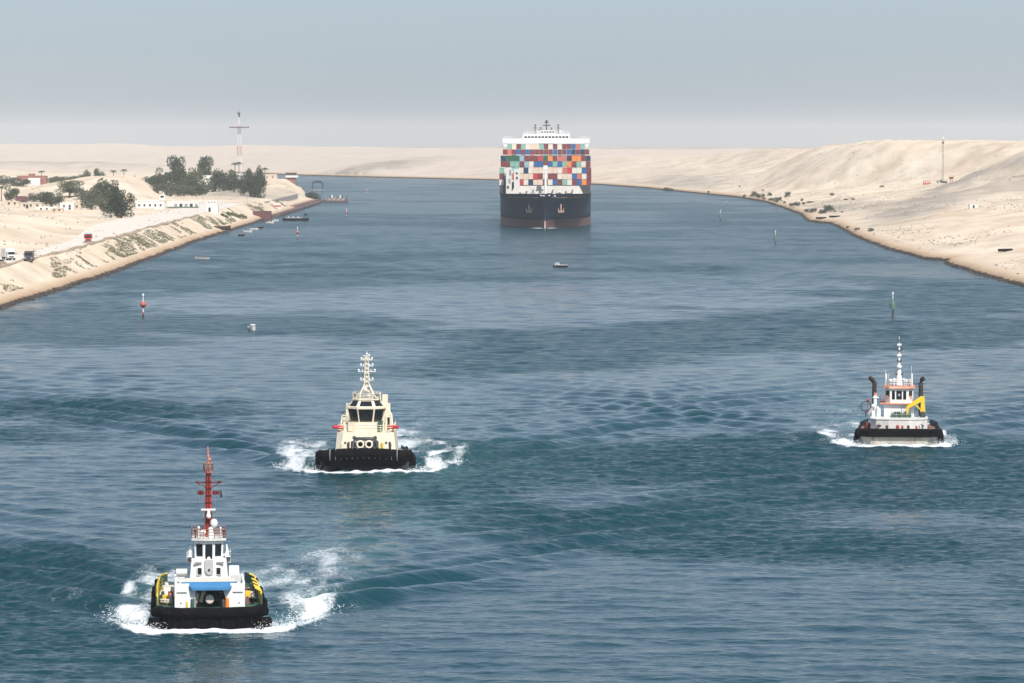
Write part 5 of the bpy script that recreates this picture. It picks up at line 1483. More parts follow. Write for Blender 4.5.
# armour stones at the water's edge and loose debris on the sand
def stones(name, P, size, m, label, flat=0.7, seed=1):
    r = np.random.RandomState(seed)
    base = np.array([(1, 0, 0), (-1, 0, 0), (0, 1, 0), (0, -1, 0), (0, 0, 1), (0, 0, -1)], float)
    fc = np.array([(0, 2, 4), (2, 1, 4), (1, 3, 4), (3, 0, 4), (2, 0, 5), (1, 2, 5), (3, 1, 5), (0, 3, 5)])
    n = len(P)
    s = size * (0.45 + 1.1 * r.rand(n) ** 2)
    v = base[None] * (0.7 + 0.6 * r.rand(n, 6, 1)) * s[:, None, None] * np.array((1.2, 1.2, flat))
    a = r.rand(n) * 6.28
    c, q = np.cos(a)[:, None], np.sin(a)[:, None]
    v = np.stack([v[..., 0] * c - v[..., 1] * q, v[..., 0] * q + v[..., 1] * c, v[..., 2]], -1) + P[:, None, :]
    f = (fc[None] + (np.arange(n) * 6)[:, None, None]).reshape(-1, 3)
    o = bpy.data.objects.new(name, mesh_np(name, v.reshape(-1, 3), f, m)); C.objects.link(o)
    return tag(o, label, 'rocks', None, 'stuff')
r = np.random.RandomState(4)
Q = []
for i in range(len(SH)):
    a, b = SH[i], SH[(i + 1) % len(SH)]
    if max(a[1], b[1]) > 4000 or max(a[1], b[1]) < 1000: continue
    L = np.hypot(*(b - a)); n = int(L * 1.5)
    t = r.rand(n)
    p = a + (b - a) * t[:, None]
    nn = np.array((b[1] - a[1], -(b[0] - a[0]))) / L
    off = r.normal(0.2, 0.6, n)
    Q.append(p + nn * off[:, None])
Q = np.concatenate(Q); Q = Q[Q[:, 1] > 950]
zz = ground_z(Q[:, 0], Q[:, 1])
stones('armour_stones', np.column_stack([Q, np.clip(zz, -0.3, 0.9)]), 0.42, mat('wet_stone', (0.06, 0.05, 0.042), 0.7, var=0.4, vscale=0.4), 'dark wet stones lining both edges of the water')
Q = []
while len(Q) < 4200:
    y = 1250 * (3.4 ** r.rand()); right = r.rand() < 0.62
    x = (r.uniform(160, 300) if right else r.uniform(-330, -138))
    if vnoise(np.array([x / 22.0]), np.array([y / 60.0]))[0] > 0.12: Q.append((x, y))
Q = np.array(Q); d = shore_dist(Q[:, 0], Q[:, 1]); Q = Q[d > 5]
stones('loose_rubble', np.column_stack([Q, ground_z(Q[:, 0], Q[:, 1]) + 0.05]), 0.40, mat('rubble_stone', (0.20, 0.16, 0.12), 0.9, var=0.4, vscale=0.3), 'scattered stones and rubble on the sand banks', 0.6, 9)

# the graded track on the left bank, and its edge berm
ys_ = np.arange(900, 2500, 8.0)
def lx(y): return np.interp(y, [-900, 1200, 1400, 1650, 1900, 2300, 3060], [-137, -137, -135, -137, -139.5, -138.5, -138.7])
us = np.linspace(0, 1, 7)
xx = (lx(ys_) - 17.0)[:, None] - us[None] * (9 + 16 * sstep(1500, 1900, ys_))[:, None]
yy = np.repeat(ys_[:, None], 7, 1)
zz = ground_z(xx, yy) + 0.06
road = grid_mesh('track', xx, yy, zz, mat('packed_sand', (0.66, 0.60, 0.51), 0.95, var=0.07, vscale=0.15, spec=0.1))
tag(road, 'pale graded sand track running along the left bank', None, None, 'structure')
bm_ = MB()
prof = [(-0.9, 0), (-0.3, 0.75), (0.3, 0.75), (0.9, 0)]
v = []
yb = np.arange(1000, 2100, 5.0)
for y in yb:
    x0 = float(lx(y)) - 15.2 + 0.5 * math.sin(y / 37.0)
    for dx, dz in prof: v.append((x0 + dx, y, gz(x0 + dx, y) - 0.1 + dz * (0.7 + 0.4 * math.sin(y / 11.0))))
f = [(4 * i + k, 4 * i + k + 1, 4 * i + k + 5, 4 * i + k + 4) for i in range(len(yb) - 1) for k in range(3)]
bm_.add(v, f, True)
o = bm_.build('berm', mat('brown_earth', (0.33, 0.25, 0.17), 0.95, var=0.25, vscale=0.3))
tag(o, 'low brown earth berm along the edge of the sand track', None, None, 'structure')

# ------------------------------------------------------------------ buildings
plaster = mat('white_plaster', (0.74, 0.72, 0.67), 0.85, var=0.06, stain=(0.45, 0.38, 0.3), samt=0.35, sscale=(0.5, 0.5, 0.2))
sand_wall = mat('sand_plaster', (0.56, 0.48, 0.38), 0.9, var=0.1)
brick_red = mat('brick_red', (0.27, 0.11, 0.085), 0.85, var=0.15)
concrete = mat('grey_concrete', (0.30, 0.29, 0.275), 0.9, var=0.12)
maroon = mat('maroon_sheet', (0.13, 0.05, 0.05), 0.7, var=0.2)
dark_hole = mat('dark_opening', (0.02, 0.02, 0.022), 0.6)

def house(name, px, D, wpx, hpx, depth, wallm, label, cat, wins=0, door=None, parapet=True, roofm=None, y0frac=0.35, group=None, rz=0.0):
    k = D / F_PX
    loc = by_dist(px, D); w, h = wpx * k, hpx * k
    zmin = min(gz(loc[0] - w / 2, D), gz(loc[0] + w / 2, D), loc[2])
    r = empty(name, (loc[0], loc[1], loc[2]), label, cat, group, rz)
    wall = MB().box(-w / 2, w / 2, 0, depth, zmin - loc[2] - 1.0, h).build('wall', wallm, r)
    rf = MB().box(-w / 2 - 0.15, w / 2 + 0.15, -0.15, depth + 0.15, h + 0.003, h + 0.22)
    if parapet:
        rf.box(-w / 2 - 0.15, w / 2 + 0.15, -0.15, 0.05, h + 0.22, h + 0.6)
    rf.build('roof', roofm or wallm, r)
    for i in range(wins):
        x = -w / 2 + w * (i + 0.7) / (wins + 0.4)
        fr = MB().box(x - 0.5, x + 0.5, -0.05, 0.1, h * y0frac + 0.2, h * y0frac + 1.4).build('window', dark_hole, r)
        MB().box(x - 0.6, x + 0.6, -0.09, 0.05, h * y0frac + 0.06, h * y0frac + 0.2).build('sill', wallm, fr)
    if door is not None:
        MB().box(door - 0.6, door + 0.6, -0.06, 0.1, 0.05, min(2.3, h * 0.8)).build('door', dark_hole, r)
    return r, w, h, loc

v1, w, h, _ = house('villa', 32, 3460, 29, 8.5, 12, brick_red, 'red brick villa with a white front block behind the sand mound', 'house', 4)
MB().box(-2.5, 7, -4, -0.01, -1, h * 0.8).build('front_block', plaster, v1)
MB().box(-11, -7, -2, -0.01, -1, h * 0.42).build('front_block', plaster, v1)
MB().box(-3, 2, 3, 8, h + 0.23, h + 2.2).build('roof_room', brick_red, v1)
house('low_house', 31, 2290, 22, 5.2, 10, sand_wall, 'long sand-coloured house with flat roof at the left of the village', 'house', 3, -2.0)
house('low_house', 21, 2420, 10, 8, 8, maroon, 'small red-brown house behind the flat sand-coloured roof', 'house', 2)
house('low_house', 47, 2180, 20, 3.6, 6, plaster, 'low whitewashed house nearest the sand road', 'house', 3, 3.0)
house('low_house', 67, 2250, 14, 6, 8, plaster, 'white flat-roofed house beside the grey-green grove', 'house', 2, 1.5)
house('low_house', 77, 2300, 8, 7.5, 6, sand_wall, 'narrow beige house squeezed against the grove', 'house', 1)
hx, w, h, _ = house('barracks', 150, 2284, 29, 8.4, 9, plaster, 'long white barracks with a row of small windows', 'building', 5)
MB().box(w / 2 - 2.6, w / 2 + 0.35, -0.4, 3, h + 0.61, h + 3.6).build('corner_tower', plaster, hx)
MB().box(w / 2 - 2.1, w / 2 - 0.2, -0.45, 0.5, h + 1.9, h + 3.0).build('tower_opening', dark_hole, hx)
MB().ball((w / 2 - 0.6, 0.5, h + 4.2), 0.5).build('roof_tank', plaster, hx)
MB().box(-w / 2 + 0.5, w / 2 - 5, -6, -5.7, -0.8, 0.9).build('forecourt_wall', sand_wall, hx)
hx, w, h, _ = house('canteen', 183.5, 2320, 31, 5.6, 8, plaster, 'low white building with open bays and a green dado', 'building', 0)
for i in range(6):
    x = -w / 2 + w * (i + 0.5) / 6 + 0.2
    if i in (0,): continue
    MB().box(x - 0.9, x + 0.7, -0.05, 0.2, 0.7, 2.4).build('open_bay', steel if i % 2 else dark_hole, hx)
MB().box(-w / 2, w / 2, -1.2, -0.9, -0.5, 0.75).build('green_dado', mat('green_dado_paint', (0.09, 0.14, 0.08), 0.8), hx)
hx, w, h, _ = house('hut', 212, 2195, 12, 7, 6, plaster, 'cubic white hut with a black door and rooftop room', 'hut', 0, -1.2, False)
MB().box(-w / 2 + 0.6, w / 2 - 0.5, 0.8, 5, h + 0.23, h + 2.2).build('roof_room', plaster, hx)
for k in range(3):
    MB().box(-w / 2 + 1.0 + k * 1.5, -w / 2 + 1.9 + k * 1.5, 0.75, 0.9, h + 0.9, h + 1.8).build('window', steel, hx)
house('villa', 208, 3110, 11, 13, 10, plaster, 'white villa half hidden behind the mast grove', 'house', 2)
house('villa', 236, 3250, 14, 11, 10, plaster, 'white villa at the foot of the tall radio mast', 'house', 3)
house('low_house', 270, 3330, 14, 5, 8, sand_wall, 'beige low house on the rise right of the grove', 'house', 2)
hx, w, h, _ = house('ruin', 93, 3500, 5, 7, 4, brick_red, 'small ruined brick block behind the sand mound', 'ruin', 1)
hx, w, h, _ = house('ruin', 133, 3500, 5, 8, 4, brick_red, 'ruined brick block at the right of the sand mound', 'ruin', 1)
hx, w, h, loc = house('shed', 262, 2390, 18, 6.4, 7, maroon, 'dark red corrugated shed on the quay', 'shed', 0)
for k in range(6):
    MB().box(-w / 2 + 0.3 + k * w / 6, -w / 2 + 0.55 + k * w / 6, -0.12, 0.0, 0, h).build('door_post', mat('rust_brown', (0.20, 0.09, 0.06), 0.7), hx)
MB().hexa([(-w / 2 - 2.4, 0, -0.5), (-w / 2 - 0.2, 0, -0.5), (-w / 2 - 0.2, 7, -0.5), (-w / 2 - 2.4, 7, -0.5), (-w / 2 - 0.5, 0, h * 0.6), (-w / 2 - 0.2, 0, h * 0.6), (-w / 2 - 0.2, 7, h * 0.6), (-w / 2 - 0.5, 7, h * 0.6)]).build('sand_ramp', sand_wall, hx)
hx, w, h, loc = house('kiosk', 277.5, 2620, 6.5, 5, 3, plaster, 'red and white kiosk behind the red shed', 'kiosk', 0)
MB().box(-w / 2 - 0.02, w / 2 + 0.02, -0.03, 0.05, h * 0.35, h * 0.7).build('red_band', mat('kiosk_red', (0.5, 0.1, 0.09), 0.6), hx)
# pergola of dark posts
loc = on_ground(259.5, 215.6)
pg = empty('pergola', loc, 'open shelter on dark posts beside the moored boats', 'shelter')
for x in (-2.4, -0.8, 0.8, 2.4):
    MB().box(x - 0.12, x + 0.12, -0.1, 0.1, -0.3, 2.3).box(x - 0.12, x + 0.12, 2.3, 2.5, -0.3, 2.3).build('post', dark_steel, pg)
MB().box(-2.7, 2.7, -0.3, 2.7, 2.3, 2.5).build('roof', maroon, pg)
# lookout on the point
D = 4000.0
x = (290.5 - 512) * D / F_PX
z0 = gz(x, D)
lk = empty('lookout', (x, D, z0), 'two-storey lookout with dark red base and wide white upper deck', 'lookout')
zt = top_z(172.5, D) - z0
MB().box(-5.6, 5.6, 0, 9, -2, zt * 0.62, tx=0.9, ty=0.4).build('base', brick_red, lk)
MB().box(-4.4, 7.2, -1.2, 9, zt * 0.62, zt * 0.78).build('balcony', plaster, lk)
up = MB().box(-4.2, 5.2, 0, 8, zt * 0.78, zt * 0.95).build('upper_room', dark_steel, lk)
MB().box(-4.8, 6.0, -1, 8.8, zt * 0.95, zt).build('roof', brick_red, lk)
# quay wall, rusty pontoon
def strip(name, pts, w, z0, z1, m, label, cat):
    b = MB()
    for i in range(len(pts) - 1):
        a, c = np.array(pts[i][:2]), np.array(pts[i + 1][:2])
        d = (c - a) / np.linalg.norm(c - a); nn = np.array((-d[1], d[0])) * w / 2
        v = [tuple(a - nn), tuple(a + nn), tuple(c + nn), tuple(c - nn)]
        b.hexa([(x, y, z0) for x, y in v] + [(x, y, z1) for x, y in v])
    return tag(b.build(name, m), label, cat)
strip('pontoon', [(-137.5, 2480), (-136.8, 2700), (-136.2, 2960), (-138, 3050)], 4.5, -0.6, 1.5, mat('rusty_pontoon', (0.12, 0.075, 0.06), 0.8, var=0.3, vscale=0.1), 'long dark rusty mooring pontoon lining the quay to its tip', 'pontoon')
strip('quay_wall', [(-151, 2600), (-151, 2780), (-150, 2980)], 1.2, 0.5, 7.0, concrete, 'grey concrete quay wall below the mast grove', 'wall')
strip('ferry_ramp', [(-141.5, 2760), (-139.5, 3040)], 4.0, 0.6, 2.4, mat('ramp_red', (0.24, 0.13, 0.11), 0.8, var=0.2), 'red-brown ferry ramp behind the pontoon at the quay tip', 'ramp')
# hedge
hl = []
for px in np.linspace(222, 246, 40):
    p = on_ground(px, 214.2 + (px - 222) * 0.13); hl.append((p[0], p[1], p[2] + 0.5, 0.55 + 0.3 * trng.random()))
v, f = leaf_cloud(np.random.RandomState(2), hl, 1500, 0.28)
tag(bpy.data.objects.new('hedge', mesh_np('hedge', v, f, leaf_olive)), 'clipped green hedge above the moored boats', 'hedge')
C.objects.link(bpy.data.objects['hedge'])

for px, D, hpx, lab in ((247.2, 2500, 11, 'thin pole right of the green hedge'), (197, 2440, 9, 'thin pole behind the low white building'), (203, 2430, 8, 'thin pole left of the cubic white hut roof'), (176, 2450, 8, 'thin pole behind the white watch tower'), (66, 1720, 8, 'thin pole on the sand beside the track')):
    loc = by_dist(px, D); h = hpx * D / F_PX
    r_ = empty('utility_pole', loc, lab, 'pole', 'poles on the left bank')
    MB().tube((0, 0, -0.5), (0.05, 0, h), 0.11, 0.07, 6).build('shaft', steel, r_)
    MB().box(-0.6, 0.6, -0.05, 0.05, h - 0.5, h - 0.38).build('crossarm', steel, r_)
house('low_house', 12, 2380, 14, 4.5, 8, sand_wall, 'sand-coloured house half sunk at the left edge of the village', 'house', 2)
house('low_house', 57, 2150, 12, 3.2, 5, sand_wall, 'low beige house in front of the whitewashed ones', 'house', 2)
house('wall_enclosure', 40, 2120, 26, 1.8, 6, sand_wall, 'low sand-coloured yard wall in front of the village', 'wall')
# ------------------------------------------------------------------ masts
def lattice(b, x, y, z0, z1, w0, w1, n, r):
    c = [(-1, -1), (1, -1), (1, 1), (-1, 1)]
    for i in range(n):
        t0, t1 = i / n, (i + 1) / n
        a, d = w0 + (w1 - w0) * t0, w0 + (w1 - w0) * t1
        za, zb = z0 + (z1 - z0) * t0, z0 + (z1 - z0) * t1
        for k in range(4):
            p, q = c[k], c[(k + 1) % 4]
            b.tube((x + p[0] * a, y + p[1] * a, za), (x + p[0] * d, y + p[1] * d, zb), r, n=5)
            b.tube((x + p[0] * a, y + p[1] * a, za), (x + q[0] * d, y + q[1] * d, zb), r * 0.6, n=4)
            b.tube((x + q[0] * a, y + q[1] * a, za), (x + p[0] * a, y + p[1] * a, za), r * 0.6, n=4)
D = 3300.0
loc = by_dist(239.5, D); k = D / F_PX
rm = empty('radio_mast', loc, 'tall red and white lattice radio mast with a wide crossarm above the trees', 'mast')
zc = lambda y: top_z(y, D) - loc[2]
mast_red = mat('mast_red', (0.42, 0.16, 0.14), 0.6); mast_white = mat('mast_white', (0.75, 0.74, 0.72), 0.6)
for (ya, yb, wa, wb, m_) in ((176, 166, 1.9, 1.75, mast_white), (166, 155.5, 1.75, 1.6, mast_white), (155.5, 145.5, 1.6, 1.45, mast_red), (145.5, 134, 1.45, 1.2, mast_white), (134, 126, 1.0, 0.8, mat('mast_dark', (0.16, 0.09, 0.10), 0.6)), (126, 116.5, 0.45, 0.35, mast_white)):
    b = MB(); lattice(b, 0, 0, zc(ya), zc(yb), wa, wb, 4, 0.11); b.build('mast_section', m_, rm)
b = MB().box(-7.6, 7.6, -0.4, 0.4, zc(127.8), zc(126.9))
for x in (-7, -4.5, -2.2, 2.2, 4.5, 7): b.tube((x, 0, zc(128.4)), (x, 0, zc(126.2)), 0.25, n=6)
b.build('crossarm', mat('mast_dark', (0.16, 0.09, 0.10)), rm)
b = MB().box(-0.6, 0.7, -0.6, 0.6, zc(116.8), zc(112.5)).tube((0, 0, zc(116)), (0, 0, zc(110.5)), 0.18, n=6).box(-1.6, 0.2, -0.4, 0.4, zc(114), zc(112.8))
b.build('antenna_head', dark_steel, rm)
D = 2900.0
loc = by_dist(942.5, D)
rm = empty('radio_mast', loc, 'slim grey lattice mast standing in the dunes of the right bank', 'mast')
zc = lambda y: top_z(y, D) - loc[2]
b = MB(); lattice(b, 0, 0, -0.5, zc(139), 0.55, 0.35, 14, 0.075); b.build('lattice', steel, rm)
MB().box(-0.8, 0.8, -0.6, 0.6, zc(143.6), zc(142)).build('antenna_panel', dark_steel, rm)
MB().box(-0.6, 0.6, -0.5, 0.5, zc(138.6), zc(137.4)).build('antenna_panel', plaster, rm)
ANT = {}
def small(name, px, py, label, cat, builder, guess=8.0, rz=0.0, group=None, water=False):
    loc = at(px, py, 0) if water else (by_dist(px, guess) if guess > 500 else on_ground(px, py, guess))
    r = empty(name, loc, label, cat, group, rz)
    builder(r)
    return r
def cab(r):
    MB().box(-2.1, 0.2, -1, 1, 0.2, 1.6, tx=0.1).build('body', steel, r)
    MB().box(0.3, 1.7, -0.9, 0.9, 0.2, 2.1, tx=0.15).build('cab', dark_steel, r)
    for x in (-1.5, 1.0): MB().tube((x, -1.05, 0.4), (x, 1.05, 0.4), 0.42, n=10).build('wheel', black_rubber, r)
small('service_truck', 939.5, 171.6, 'small grey service truck parked left of the slim mast', 'truck', cab, 2900)
def genset(r):
    MB().box(-1.6, 1.6, -0.8, 0.8, 0, 1.5).build('housing', dark_steel, r)
    MB().tube((0.9, 0, 1.5), (0.9, 0, 2.2), 0.1).build('exhaust', steel, r)
small('generator', 944.5, 171.8, 'dark generator box right at the foot of the slim mast', 'generator', genset, 2900)
def redframe(r):
    b = MB()
    for x in (-2.6, -0.9, 0.9, 2.6):
        for y in (0, 2): b.tube((x, y, -0.5), (x * 0.8, y, 2.6), 0.12, n=5)
    b.tube((-2.1, 0, 2.6), (2.1, 0, 2.6), 0.12, n=5).tube((-2.1, 2, 2.6), (2.1, 2, 2.6), 0.12, n=5)
    b.build('frame', red_paint, r)
    MB().box(-2.3, 2.3, 0.2, 1.8, 0, 1.3).build('tank', mat('pale_red', (0.5, 0.16, 0.14), 0.6), r)
small('fuel_stand', 926.8, 172.2, 'red framed tank stand left of the slim mast', 'tank stand', redframe, 2900)
def tower(r):
    b = MB()
    for x in (-0.8, 0.8):
        for y in (-0.8, 0.8): b.tube((x, y, -1), (x * 0.7, y * 0.7, 3.6), 0.16, n=5)
    b.build('leg_frame', red_paint, r)
    MB().hexa([(-0.9, -0.9, 3.4), (0.9, -0.9, 3.4), (0.9, 0.9, 3.4), (-0.9, 0.9, 3.4), (-1.6, -1.6, 4.6), (1.6, -1.6, 4.6), (1.6, 1.6, 4.6), (-1.6, 1.6, 4.6)]).build('cabin', mat('dark_red_paint', (0.14, 0.02, 0.015)), r)
    MB().box(-1.7, 1.7, -1.7, 1.7, 5.3, 5.5).build('roof', brick_red, r)
    b = MB()
    for x in (-1.5, 1.5):
        for y in (-1.5, 1.5): b.tube((x, y, 4.6), (x, y, 5.3), 0.07, n=4)
    b.build('roof_post', red_paint, r)
small('watchtower', 951, 167.6, 'small red watchtower with flared cabin on the dune', 'watchtower', tower, 2860)
def hut(r):
    MB().box(-1.9, 1.9, 0, 2.5, -0.3, 2.2).build('wall', plaster, r)
    MB().box(-0.5, 0.5, -0.05, 0.1, 0.2, 1.9).build('door', dark_hole, r)
    MB().box(-2.0, 2.0, -0.1, 2.6, 2.2, 2.36).build('roof', plaster, r)
small('hut', 973.5, 209.6, 'tiny white hut with a dark doorway on the right dune', 'hut', hut, 2150)
for px, lab in ((968.3, 'thin post left of the tiny white hut'), (979.5, 'leaning post right of the tiny white hut')):
    def post(r): MB().tube((0, 0, -0.4), (0.1, 0, 2.6), 0.09, n=6).build('shaft', dark_steel, r); MB().box(-0.25, 0.3, -0.05, 0.05, 2.3, 2.6).build('marker_plate', plaster, r)
    small('marker_post', px, 209.6, lab, 'post', post, 2150)
def bunker(r):
    MB().box(-1.6, 1.6, -0.5, 1.5, -0.4, 1.7, tx=0.35, ty=0.3).build('body', dark_steel, r)
    MB().box(-0.7, 0.7, -0.52, -0.2, 0.6, 1.1).build('slit', dark_hole, r)
small('bunker', 1006.5, 157.6, 'small dark bunker on the crest of the right dune', 'bunker', bunker, 2720)
def wreck(r):
    secs = []
    for y, w in ((-3.2, 0.15), (-2.4, 0.8), (0, 1.2), (2.4, 1.0), (3.2, 0.6)):
        secs.append([(-w, y, 1.0), (-w * .8, y, 0.3), (0, y, 0), (w * .8, y, 0.3), (w, y, 1.0)])
    loft(secs).build('hull', black_paint, r)
    MB().box(-0.9, 0.9, -0.2, 0.1, 0.7, 0.85).build('thwart', dark_steel, r)
small('beached_boat', 1005, 251.5, 'dark old boat lying on the sand at the right edge', 'boat', wreck, 6, -1.0)
small('beached_boat', 821, 219.4, 'dark boat hauled up on the near spit, left of two', 'boat', wreck, 3, -1.1)
small('beached_boat', 834.5, 217.4, 'dark boat hauled up on the near spit, right of two', 'boat', wreck, 3, -1.2)
small('beached_boat', 733, 197.2, 'dark boat at the foot of the right bank far up the channel', 'boat', wreck, 1, -1.2)

# ------------------------------------------------------------------ trucks on the track
def truck(px, py, label, cabm, bodym, tipper=True, rz=0.0):
    loc = on_ground(px, py)
    r = empty('tipper_truck' if tipper else 'lorry', loc, label, 'truck', 'trucks on the sand track', rz)
    c = MB().box(-1.25, 1.25, 0, 1.9, 0.75, 1.75).box(-1.22, 1.22, 0.05, 1.9, 1.752, 2.9, tx=0.08, ty=0.06).build('cab', cabm, r)
    MB().box(-1.05, 1.05, 0.03, 0.25, 1.85, 2.65).build('windscreen', glass, c)
    MB().box(-1.27, 1.27, -0.12, 0.15, 0.45, 0.78).build('bumper', dark_steel, c)
    MB().box(-0.8, 0.8, -0.05, 0.1, 0.95, 1.35).build('grille', dark_steel, c)
    for sx in (-1, 1):
        MB().box(sx * 1.0 - 0.18, sx * 1.0 + 0.18, -0.06, 0.1, 0.95, 1.2).build('headlight', plaster, c)
        MB().box(sx * 1.42 - 0.12, sx * 1.42 + 0.12, 0.1, 0.2, 1.8, 2.5).build('mirror', dark_steel, c)
    MB().box(-0.5, 0.5, 0.5, 8.2, 0.6, 0.95).build('chassis', dark_steel, r)
    if tipper:
        b = MB().hexa([(-1.2, 2.2, 1.1), (1.2, 2.2, 1.1), (1.2, 8.2, 1.1), (-1.2, 8.2, 1.1), (-1.4, 2.1, 3.1), (1.4, 2.1, 3.1), (1.4, 8.4, 3.1), (-1.4, 8.4, 3.1)])
        b.hexa([(-1.3, 1.2, 3.05), (1.3, 1.2, 3.05), (1.3, 2.2, 3.05), (-1.3, 2.2, 3.05), (-1.3, 1.2, 3.25), (1.3, 1.2, 3.25), (1.3, 2.2, 3.25), (-1.3, 2.2, 3.25)])
        for y in (3, 4.5, 6, 7.5):
            b.box(-1.44, -1.36, y, y + 0.15, 1.2, 3.0).box(1.36, 1.44, y, y + 0.15, 1.2, 3.0)
    else:
        b = MB().box(-1.3, 1.3, 2.1, 8.2, 1.0, 3.6).box(-1.34, 1.34, 2.05, 2.2, 1.0, 3.64)
    b.build('dump_body' if tipper else 'box_body', bodym, r)
    for y in (0.95, 5.6, 7.1):
        for sx in (-1, 1):
            w = MB().tube((sx * 0.9, y, 0.52), (sx * 1.27, y, 0.52), 0.52, n=14).build('wheel', black_rubber, r)
            MB().tube((sx * 1.26, y, 0.52), (sx * 1.30, y, 0.52), 0.26, n=10).build('hub', steel, w)
    return r
truck(88.2, 242.8, 'red tipper truck driving alone on the sand track', mat('truck_red', (0.50, 0.03, 0.03), 0.4), mat('truck_grey', (0.16, 0.16, 0.17), 0.6), True, 0.1)
truck(28.5, 261.5, 'grey tipper truck with dark cab, right of the parked trucks', mat('truck_dark', (0.07, 0.07, 0.08), 0.4), mat('truck_tan', (0.28, 0.22, 0.16), 0.6), True, 0.06)
truck(11.5, 260.5, 'white box lorry on the sand track', mat('truck_white', (0.72, 0.74, 0.76), 0.4), mat('truck_white', (0.72, 0.74, 0.76), 0.4), False, 0.35)
loc = on_ground(3.2, 265.5)
pk = empty('pickup', loc, 'beige pickup at the left edge beside the white lorry', 'pickup', 'trucks on the sand track', 0.5)
MB().box(-1.0, 1.0, 0, 5.0, 0.5, 1.15).build('body', mat('truck_tan', (0.28, 0.22, 0.16)), pk)
c = MB().box(-0.95, 0.95, 1.2, 3.0, 1.153, 1.85, tx=0.12, ty=0.35).build('cab', mat('pickup_beige', (0.6, 0.54, 0.45), 0.5), pk)
MB().hexa([(-0.8, 1.2, 1.2), (0.8, 1.2, 1.2), (0.8, 1.4, 1.2), (-0.8, 1.4, 1.2), (-0.72, 1.45, 1.75), (0.72, 1.45, 1.75), (0.72, 1.6, 1.75), (-0.72, 1.6, 1.75)]).build('windscreen', glass, c)
for y in (0.9, 4.1):
    for sx in (-1, 1): MB().tube((sx * 0.75, y, 0.4), (sx * 1.02, y, 0.4), 0.4, n=12).build('wheel', black_rubber, pk)
# ------------------------------------------------------------------ people
def person(loc, label, shirt, pose='stand', rz=0.0):
    H_ = 1.72
    if pose == 'stand':
        J = [(0, 0, .95), (0, 0, 1.25), (0, 0, 1.46), (0, -.01, 1.54), (0, -.02, 1.64), (.2, 0, 1.42), (.26, .02, 1.14), (.24, -.12, .92), (-.2, 0, 1.42), (-.27, .02, 1.14), (-.25, -.1, .92), (.1, 0, .9), (.11, -.02, .5), (.12, .02, .06), (.12, -.14, .04), (-.1, 0, .9), (-.11, .02, .5), (-.12, .04, .06), (-.12, -.12, .04)]
    else:
        J = [(0, 0, .1), (0, -.03, .4), (0, -.06, .6), (0, -.08, .68), (0, -.1, .78), (.2, -.05, .56), (.27, -.16, .34), (.2, -.36, .3), (-.2, -.05, .56), (-.27, -.16, .34), (-.2, -.36, .3), (.1, 0, .08), (.13, -.42, .2), (.13, -.5, -.2), (.13, -.62, -.22), (-.1, 0, .08), (-.13, -.42, .2), (-.13, -.5, -.2), (-.13, -.62, -.22)]
    R = [.15, .15, .13, .06, .105, .07, .05, .042, .07, .05, .042, .09, .065, .05, .045, .09, .065, .05, .045]
    E = [(0, 1), (1, 2), (2, 3), (3, 4), (2, 5), (5, 6), (6, 7), (2, 8), (8, 9), (9, 10), (0, 11), (11, 12), (12, 13), (13, 14), (0, 15), (15, 16), (16, 17), (17, 18)]
    me = bpy.data.meshes.new('person'); me.from_pydata(J, E, []); me.update()
    o = bpy.data.objects.new('person', me); C.objects.link(o)
    mo_ = o.modifiers.new('skin', 'SKIN')
    for i, v in enumerate(me.skin_vertices[0].data if me.skin_vertices else []):
        v.radius = (R[i], R[i] * 0.85); v.use_root = (i == 0)
    o.modifiers.new('smooth', 'SUBSURF').render_levels = 1
    me.materials.append(shirt)
    o.location = loc; o.rotation_euler = (0, 0, rz)
    return tag(o, label, 'person')
cloth_dark = mat('dark_cloth', (0.02, 0.022, 0.028), 0.9); cloth_blue = mat('blue_cloth', (0.06, 0.10, 0.17), 0.9)

# ------------------------------------------------------------------ small craft (length along local x)
def boat(px, py, L, W, label, hullm, trim, group=None, rz=0.0, cabin=None, name='rowing_boat', free=0.75):
    loc = at(px, py, 0)
    r = empty(name, loc, label, 'boat', group, rz)
    secs = []
    for t, w, dz in ((-.5, .62, .08), (-.4, .85, .02), (-.15, 1, 0), (.15, .98, .02), (.35, .7, .14), (.46, .32, .28), (.5, .05, .36)):
        x = t * L; w_ = w * W / 2; zt = free + dz
        secs.append([(x, -w_, zt), (x, -w_ * .88, 0.1), (x, -w_ * .3, -.35), (x, w_ * .3, -.35), (x, w_ * .88, .1), (x, w_, zt)])
    h = loft(secs).build('hull', hullm, r)
    g = MB()
    for s in (-1, 1):
        g.sweep([(t * L, s * w * W / 2, free + dz) for t, w, dz in ((-.5, .62, .08), (-.4, .85, .02), (-.15, 1, 0), (.15, .98, .02), (.35, .7, .14), (.46, .32, .28), (.5, .05, .36))], 0.07, 6)
    g.build('gunwale', trim, h)
    for t in (-.25, .1):
        MB().box(t * L - .14, t * L + .14, -W * .42, W * .42, free - .25, free - .18).build('thwart', trim, r)
    MB().box(-.44 * L, .36 * L, -W * .36, W * .36, 0.15, 0.2).build('floor', trim, r)
    if cabin:
        x0, x1, hh, m_ = cabin
        c = MB().box(x0 * L, x1 * L, -W * .34, W * .34, free - .2, free + hh, tx=0.1, ty=0.08).build('cabin', m_, r)
        MB().box(x0 * L - .02, x1 * L + .02, -W * .345, W * .345, free + hh * .4, free + hh * .72).build('window', glass, c)
    return r
wood = mat('worn_wood', (0.30, 0.22, 0.15), 0.8, var=0.2); wood_pale = mat('pale_boat_paint', (0.68, 0.66, 0.60), 0.6, var=0.1)
boat(202, 259.3, 5.6, 1.7, 'small pale rowing boat with two fishermen near the left bank', wood_pale, wood, None, 3.0)
